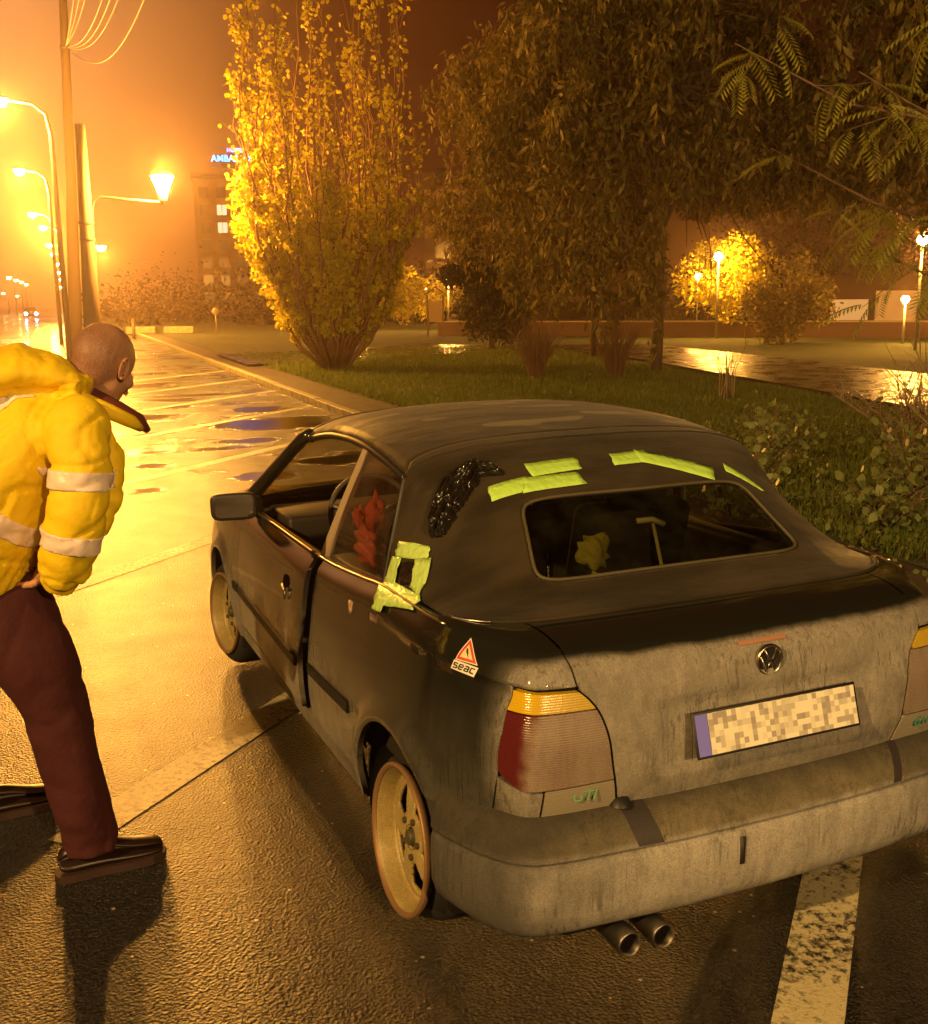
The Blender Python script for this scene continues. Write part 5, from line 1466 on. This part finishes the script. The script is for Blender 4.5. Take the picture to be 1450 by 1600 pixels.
# --- near branches with pinnate leaves reaching in from the right
nt_ = empty('locust_tree', (9.2, 2.2, .08)); tag(nt_, 'near tree whose pinnate yellow-green leaves hang in at the right edge', 'tree')
NO = np.array([9.2, 2.2, .08]); mb = MB()
mb.tube([(0, 0, 0), (.1, .1, 1.5), (-.1, .2, 3.2), (-.3, .3, 5.5)], [.13, .11, .08, .03], 10); mb.build('trunk', M['bark'], nt_)
BR = [[(6.7, 3.0, 1.9), (5.6, 3.5, 2.55), (4.7, 4.0, 2.95), (4.1, 4.3, 3.35)], [(6.75, 3.05, 2.3), (5.5, 3.9, 2.9), (4.6, 4.9, 3.25), (4.0, 5.6, 3.8)],
      [(6.7, 3.1, 1.6), (5.9, 4.2, 2.1), (5.3, 5.3, 2.55), (4.9, 6.2, 3.1)], [(6.6, 3.1, 2.9), (5.4, 3.7, 3.5), (4.3, 4.2, 3.9)], [(6.7, 3.0, 1.4), (5.9, 3.9, 1.75), (5.4, 4.8, 1.95), (5.1, 5.5, 2.3)]]
rg = np.random.default_rng(21); LC = []
lm = None
def pinnate():
    V = []; F = []
    for i in range(11):
        x = .05+i*.030; 
        for s in (-1, 1):
            o = len(V); l = .075*(1-.25*abs(i-4)/6); w = .013; dx = .02
            V += [(x, 0, 0), (x+dx-w*.6, s*l*.5, -.010), (x+dx*1.6, s*l, -.03), (x+dx+w, s*l*.5, -.006)]; F.append((o, o+1, o+2, o+3) if s > 0 else (o, o+3, o+2, o+1))
    o = len(V); V += [(0, -.0015, 0), (0, .0015, 0), (.37, .001, -.0), (.37, -.001, 0)]; F.append((o, o+1, o+2, o+3))
    V = [(x, y, z-x*x*.9) for x, y, z in V]
    return V, F
pv, pf = pinnate()
first = None
BR = [[(9.1, 2.25, P[0][2]-.5), (7.9, 2.6, P[0][2]-.1)]+P[0:] for P in BR]
for bi, P in enumerate(BR):
    Q = [np.array(p)-NO for p in P]; mb = MB(); mb.tube(Q, list(np.linspace(.04, .005, len(Q))), 6, cap=False); 
    for k in range(5):
        f = rg.uniform(.62, .97); a = curve(Q, f); b = a+np.array([rg.normal()*.25-.1, rg.normal()*.25, rg.uniform(-.35, .35)]); mb.tube([a, (a+b)/2+rg.normal(size=3)*.03, b], [.007, .005, .002], 5, cap=False)
        for q in range(3):
            LC.append((a+(b-a)*rg.uniform(.3, 1), rg.uniform(0, 360)))
    for q in range(11): LC.append((curve(Q, rg.uniform(.60, 1)), rg.uniform(0, 360)))
    mb.build('branch', M['bark'], nt_)
for (c, a) in LC:
    if first is None: first = mesh('leaf', pv, pf, M['greenleaf'], nt_, smooth=False); o = first
    else: o = first.copy(); COL.objects.link(o); o.parent = nt_
    o.location = c; o.rotation_euler = (rg.uniform(-.5, .5), rg.uniform(-.1, .9), R(a)); s = rg.uniform(.8, 1.25); o.scale = (s, s, s)
# --- conifer mass, yellow tree, shrubs
def ball_tree(name, label, base, r, h, zc, n, size, m_, seed, cat_='tree', wid=.5):
    t = empty(name, base); tag(t, label, cat_); rg = np.random.default_rng(seed); mb = MB(); mb.tube([(0, 0, 0), (.05, 0, zc), (0, 0, zc+h*.7)], [.12, .08, .02], 7)
    cl_ = [(rg.normal(size=3)*np.array([.5, .5, .45])*np.array([r, r, h]), rg.uniform(.25, .55)*r) for _ in range(26)]
    C = []
    for c, rr in cl_:
        c = np.clip(c, [-r, -r, -h], [r, r, h])
        mb.tube([(0, 0, zc-h*.3), tuple(np.array([0, 0, zc])+c*.6), tuple(np.array([0, 0, zc])+c)], [.04, .02, .005], 4, cap=False)
        q = rg.normal(size=(n//26, 3)); q /= np.linalg.norm(q, axis=1)[:, None]; C += list(np.array([0, 0, zc])+c+q*rr*rg.uniform(.4, 1, (n//26, 1)))
    mb.build('trunk', M['bark'], t); leaves('crown', C, size, 1.0, .1, m_, t, seed, wid); return t
ball_tree('evergreen_tree', 'dark rounded evergreen between the poplar and the drooping tree', (13.6, 30.5, .1), 1.5, 1.9, 1.9, 15000, .16, M['darkleaf'], 31)
ball_tree('lamp_lit_tree', 'small tree with bright yellow leaves around the park lamp', (27.2, 36.2, .1), 2.2, 1.3, 2.3, 9000, .20, M['popleaf'], 32)
ball_tree('lamp_lit_tree', 'yellow-leaved tree glowing left of the notice board', (24.6, 66.0, .1), 2.3, 1.6, 2.0, 3500, .3, M['popleaf'], 33)
ball_tree('evergreen_tree', 'dark evergreen standing before the pale kiosk', (24.5, 29.0, .1), 1.4, 1.3, 1.4, 6000, .16, M['brownleaf'], 34)
def stem_shrub(label, base, H, spread, n, seed, m_, name='bare_shrub', r=.008, lean=0.0, fork=2):
    rg = np.random.default_rng(seed); mb = MB()
    for k in range(n):
        th = rg.uniform(0, 6.28); q = rg.uniform(0, 1)**.6; h = H*rg.uniform(.55, 1)
        P = [(.12*math.cos(th), .12*math.sin(th), 0), (spread*q*.4*math.cos(th), spread*q*.4*math.sin(th), h*.5), (spread*q*math.cos(th)+lean, spread*q*math.sin(th), h)]
        mb.tube(P, [r, r*.7, r*.3], 4, cap=False)
        for _ in range(fork):
            f = rg.uniform(.3, .9); a = curve(P, f); b = a+np.array([rg.normal()*.2*spread, rg.normal()*.2*spread, rg.uniform(.1, .35)*H]); mb.tube([a, b], [r*.5, r*.2], 4, cap=False)
    t = empty(name, base); tag(t, label, 'shrub'); mb.build('stems', m_, t); return t
stem_shrub('dense upright red-brown twiggy shrub right of the poplar', (8.9, 18.4, .08), 1.35, .75, 150, 41, M['twig'], r=.007)
stem_shrub('red-brown twiggy shrub under the drooping tree', (10.2, 17.3, .08), 1.35, .70, 150, 42, M['twig'], r=.007)
stem_shrub('few tall bare stems sticking up at the edge of the side road', (9.3, 12.4, .1), 1.0, .45, 10, 43, M['twig2'], r=.014, fork=1)
stem_shrub('bare thorny shrub with tangled twigs at the right edge', (6.25, 4.9, .1), 1.35, 1.0, 40, 44, M['twig2'], r=.013, fork=7)
stem_shrub('bare thorny shrub low in front of the side road', (6.9, 6.2, .1), 1.0, 1.0, 30, 45, M['twig2'], r=.011, fork=6)
# leafy weeds along the kerb on the right
spots = [(3.35, 4.6, .55, 'leafy weed clump nearest the rear window'), (4.1, 5.3, .75, 'tall leafy weed with a pale stem right of the car roof'), (4.0, 3.7, .45, 'low leafy weed behind the boot corner'),
         (5.0, 4.3, .8, 'dense leafy bush at the right edge of the picture'), (5.0, 6.2, .7, 'leafy bush in front of the bare thorny shrub'), (6.0, 7.4, .55, 'low leafy bush farther along the lawn'), (5.6, 5.0, .6, 'leafy bush under the bare thorny twigs')]
for k, (x, y, h, lab) in enumerate(spots):
    t = empty('leafy_shrub', (x, y, .08)); tag(t, lab, 'shrub'); rg = np.random.default_rng(60+k); mb = MB(); C = []
    for q in range(26):
        th = rg.uniform(0, 6.28); rr = rg.uniform(.05, .55); hh = h*rg.uniform(.4, 1); e = np.array([rr*math.cos(th), rr*math.sin(th), hh]); mb.tube([(0, 0, 0), tuple(e*.5+np.array([0, 0, .08])), tuple(e)], [.006, .004, .002], 4, cap=False)
        for _ in range(8): C.append(e*rg.uniform(.25, 1.05)+rg.normal(size=3)*.05)
    mb.build('stems', M['bark'], t); leaves('foliage', C, .078, 1.0, .05, M['ivyleaf'], t, 70+k, .7)
# ground cover and grass
rg = np.random.default_rng(90)
n = 2200; x = rg.uniform(0, 1, n); y = rg.uniform(1.0, 9.5, n); xx = kerbx(y)+.55+x*5.0; C = np.stack([xx, y, .10+rg.uniform(0, .10, n)], 1)
o = leaves('ground_cover', C, .055, 1.0, -.1, M['ivyleaf'], None, 91, .7); tag(o, kind='stuff', label='low leafy weeds covering the verge right of the car')
def grassmesh(name, X, Y, Z, h, m_, seed):
    rg = np.random.default_rng(seed); n = len(X); th = rg.uniform(0, 6.28, n); hh = h*rg.uniform(.5, 1.2, n); w = .006+.0006*np.abs(Y)
    a = np.stack([X-np.cos(th)*w, Y-np.sin(th)*w, Z], 1); b = np.stack([X+np.cos(th)*w, Y+np.sin(th)*w, Z], 1); lx = rg.normal(0, .35, n)*hh; ly = rg.normal(0, .35, n)*hh
    c = np.stack([X+lx, Y+ly, Z+hh], 1); V = np.stack([a, b, c], 1).reshape(-1, 3); me = D.meshes.new(name); me.vertices.add(3*n); me.vertices.foreach_set('co', V.ravel())
    me.loops.add(3*n); me.loops.foreach_set('vertex_index', np.arange(3*n, dtype=np.int32)); me.polygons.add(n); me.polygons.foreach_set('loop_start', np.arange(n, dtype=np.int32)*3); me.update(calc_edges=True)
    return link(name, me, m_, None, smooth=False)
n = 90000; y = 3+30*rg.uniform(0, 1, n)**1.2; x = kerbx(y)+1.0+rg.uniform(0, 1, n)*(4.5+.2*y)
o = grassmesh('grass', x, y, np.full(n, .085), .11, M['grass'], 92); tag(o, kind='stuff', label='short uneven grass on the verge beyond the kerb')
n = 260; C = np.stack([rg.uniform(1.6, 4.2, n), rg.uniform(-.5, 5.2, n), rg.uniform(.006, .02, n)], 1); C[:, 2] += np.where(C[:, 0] > kerbx(C[:, 1])+.1, .1, 0)
o = leaves('leaf_litter', C, .06, 1.0, 0, M['litter'], None, 93, .8, flat=.95); tag(o, kind='stuff', label='fallen leaves lying along the kerb behind the boot')
# far woods closing the horizon
M['farwood'] = leaf_mat('far dark foliage', (.035, .022, .008), (.05, .035, .012), .2)
C = []; rg = np.random.default_rng(95)
for k in range(210):
    a = rg.uniform(-.02, 1.15); d = rg.uniform(75, 130); cx_, cy_ = CAM.x+math.sin(a+.10)*d, CAM.y+math.cos(a+.10)*d; h = rg.uniform(1.5, 4.5)+(4 if a > .55 else 0); r = rg.uniform(2, 5)
    q = rg.normal(size=(170, 3)); q /= np.linalg.norm(q, axis=1)[:, None]; C += list(np.array([cx_, cy_, h*.5])+q*np.array([r, r, h])*rg.uniform(.3, 1, (170, 1)))
C = np.array(C); C = C[C[:, 2] > 0]
o = leaves('far_wood', C, .38, 1.0, 0, M['farwood'], None, 96, .7); tag(o, kind='stuff', label='dark far-off trees closing the park')

# ================================================================== far buildings, signs, street furniture
M['facade'] = mat('dim plaster facade', (.32, .20, .11), .8); noise_color(M['facade'], (.26, .16, .09), (.36, .23, .13), .4, .35, .65)
M['facade2'] = mat('brown render facade', (.10, .05, .025), .8)
M['warmwin'] = mat('lit white window', (.8, .8, .7), .5, emit=(1, .80, .52), estr=.8)
M['dimwin'] = mat('dark window', (.03, .02, .015), .15)
M['neon'] = mat('blue neon letters', (.1, .3, 1), .4, emit=(.03, .30, 1.0), estr=5)
M['neonp'] = mat('violet blue neon letters', (.3, .3, 1), .4, emit=(.16, .18, 1.0), estr=6)
hb = empty('hotel_building', (37.6, 176, 0), -.22); tag(hb, 'tall dim hotel block behind the poplar with blue roof lettering', 'building')
mb = MB(); mb.box((0, 6, 10.6), (14, 12, 21.2)); mb.build('wall', M['facade'], hb, smooth=False)
mb = MB(); mb.box((0, 6, 21.6), (14.6, 12.6, .7)); mb.build('roof', M['facade2'], hb, smooth=False)
for fl in range(7):
    for c in range(5):
        x = -5.4+c*2.7; z = 2.6+fl*2.75; lit = (c == 1 and fl in (4, 5)) or (c == 0 and fl == 2)
        mb = MB(); mb.box((x, -.03, z), (1.5, .06, 1.6)); w_ = mb.build('window', M['warmwin'] if lit and c == 1 else M['dimwin'], hb, smooth=False)
        mb = MB(); mb.box((x, -.08, z-.86), (1.8, .16, .10)); mb.box((x, -.07, z), (.08, .06, 1.6)); mb.build('sill', M['facade2'], w_, smooth=False)
for x in (-5.2, -2.6, 0, 2.6, 5.2): pass
mb = MB(); [mb.box((x, .4, 22.6), (.10, .10, 2.2)) for x in (-2.5, 0, 2.5)]; mb.box((0, .4, 23.0), (7.5, .1, .1)); mb.build('sign_frame', M['steel'], hb, smooth=False)
o = small_text('AMBASADOR', 1.35, Vector((.3, .1, 24.3)), rotm(x=90), M['neon'], None, 'roof_lettering', .10); o.parent = hb; o.location.x = .1
o = small_text('HOTEL', .85, Vector((-.1, .1, 25.6)), rotm(x=90), M['neonp'], None, 'roof_lettering', .08); o.parent = hb
b2 = empty('apartment_building', (41, 82, 0), -.5); tag(b2, 'dim apartment building with pale balcony bands behind the trees', 'building')
mb = MB(); mb.box((0, 5, 6.2), (17, 10, 12.4)); mb.build('wall', M['facade2'], b2, smooth=False)
for fl in range(4):
    mb = MB(); mb.box((0, -.35, 1.7+fl*3), (16.5, .8, .5)); mb.build('balcony_band', M['facade'], b2, smooth=False)
    for c in range(6):
        mb = MB(); mb.box((-6.8+c*2.7, -.03, 3.0+fl*3), (1.3, .06, 1.4)); mb.build('window', M['dimwin'], b2, smooth=False)
kq = empty('kiosk', (37.9, 38.6, 0), -.75); tag(kq, 'pale low kiosk wall lit by a lamp at the right', 'building')
M['kiosk'] = mat('pale lit plaster', (.55, .42, .24), .8)
mb = MB(); mb.box((0, 2, 1.35), (8, 4, 2.7)); mb.build('wall', M['facade2'], kq, smooth=False)
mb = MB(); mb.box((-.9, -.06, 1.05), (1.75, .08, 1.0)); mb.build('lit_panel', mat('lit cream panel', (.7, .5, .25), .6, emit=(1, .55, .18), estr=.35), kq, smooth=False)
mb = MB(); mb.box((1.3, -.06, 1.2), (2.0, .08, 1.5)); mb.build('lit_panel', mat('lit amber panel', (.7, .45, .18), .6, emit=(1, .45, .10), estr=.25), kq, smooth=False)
nbd = empty('notice_board', (17.3, 44.3, 0), -.42); tag(nbd, 'grey notice board on two posts with a little pointed roof', 'sign')
M['board'] = mat('weathered board', (.42, .30, .18), .7)
mb = MB(); mb.box((0, 0, 1.25), (.60, .05, .95)); mb.build('panel', M['board'], nbd, smooth=False)
for s in (-1, 1):
    mb = MB(); mb.box((s*.36, 0, 1.0), (.09, .09, 2.0)); mb.build('post', M['bark'], nbd, smooth=False)
    mb = MB(); mb.box((s*.24, 0, 2.18), (.62, .14, .05), rot=rotm(y=s*35)); mb.build('roof_board', M['bark'], nbd, smooth=False)
wl_ = empty('low_wall', (26.3, 36.4, 0), -.93); tag(wl_, 'long low dark wall across the far side of the park', 'wall')
mb = MB(); mb.box((0, 0, .35), (26, .3, .7)); mb.build('wall_body', M['facade2'], wl_, smooth=False); mb = MB(); mb.box((0, 0, .73), (26.2, .38, .06)); mb.build('coping', M['board'], wl_, smooth=False)
bo = empty('bollard', (5.1, 54.7, 0)); tag(bo, 'short pale bollard standing right of the bent head', 'bollard'); mb = MB(); mb.lathe([(0, 0), (.09, 0), (.08, .95), (.05, 1.02), (0, 1.04)], n=14); mb.build('post', M['kerb'], bo)
for k, (x, y, lab) in enumerate(((6.6, 63.5, 'left of two low concrete barrier blocks by the verge'), (8.6, 62.4, 'right of two low concrete barrier blocks by the verge'))):
    b = empty('concrete_barrier', (x, y, 0), -.3); tag(b, lab, 'barrier', 'concrete barriers by the verge'); mb = MB(); mb.box((0, 0, .22), (1.7, .5, .44)); bevel(mb.build('block', M['kerb'], b, smooth=False), .06, 2)
ds = empty('round_sign', (9.69, 56.9, 0)); tag(ds, 'small pale round sign on a thin post beyond the verge', 'sign'); mb = MB(); mb.tube([(0, 0, 0), (0, 0, 1.35)], .03, 8); mb.build('post', M['steel'], ds); mb = MB(); mb.lathe([(0, -.02), (.20, -.02), (.20, .02), (0, .02)], (0, 0, 1.3), 'Y', 24); mb.build('disc', M['board'], ds)
# oncoming car, far up the road
cb = empty('oncoming_car', (3.9, 150, 0)); tag(cb, 'distant oncoming car with blue-white headlights on', 'car')
mb = MB(); V = []
for (y, z0_, z1_, w) in ((-2.0, .3, .70, .80), (-1.9, .25, .80, .86), (-.9, .25, .92, .88), (-.2, .25, 1.40, .72), (1.2, .25, 1.42, .72), (1.9, .3, .95, .86), (2.1, .35, .85, .8)):
    V += [(-w, y, z0_), (-w*1.02, y, (z0_+min(z1_, .9))/2), (-w*.82, y, z1_), (w*.82, y, z1_), (w*1.02, y, (z0_+min(z1_, .9))/2), (w, y, z0_)]
mb.add(V, gridfaces(7, 6)+[(0, 1, 2, 3, 4, 5)]); fixnormals(mb.build('body', M['black'], cb))
M['head'] = mat('lit headlight', (.9, .9, 1), .3, emit=(.55, .65, 1.0), estr=90)
for s in (-.62, .62): mb = MB(); mb.lathe([(0, -.02), (.16, 0), (.17, .06)], (s, -2.03, .62), 'Y', 14); mb.build('headlight', M['head'], cb)
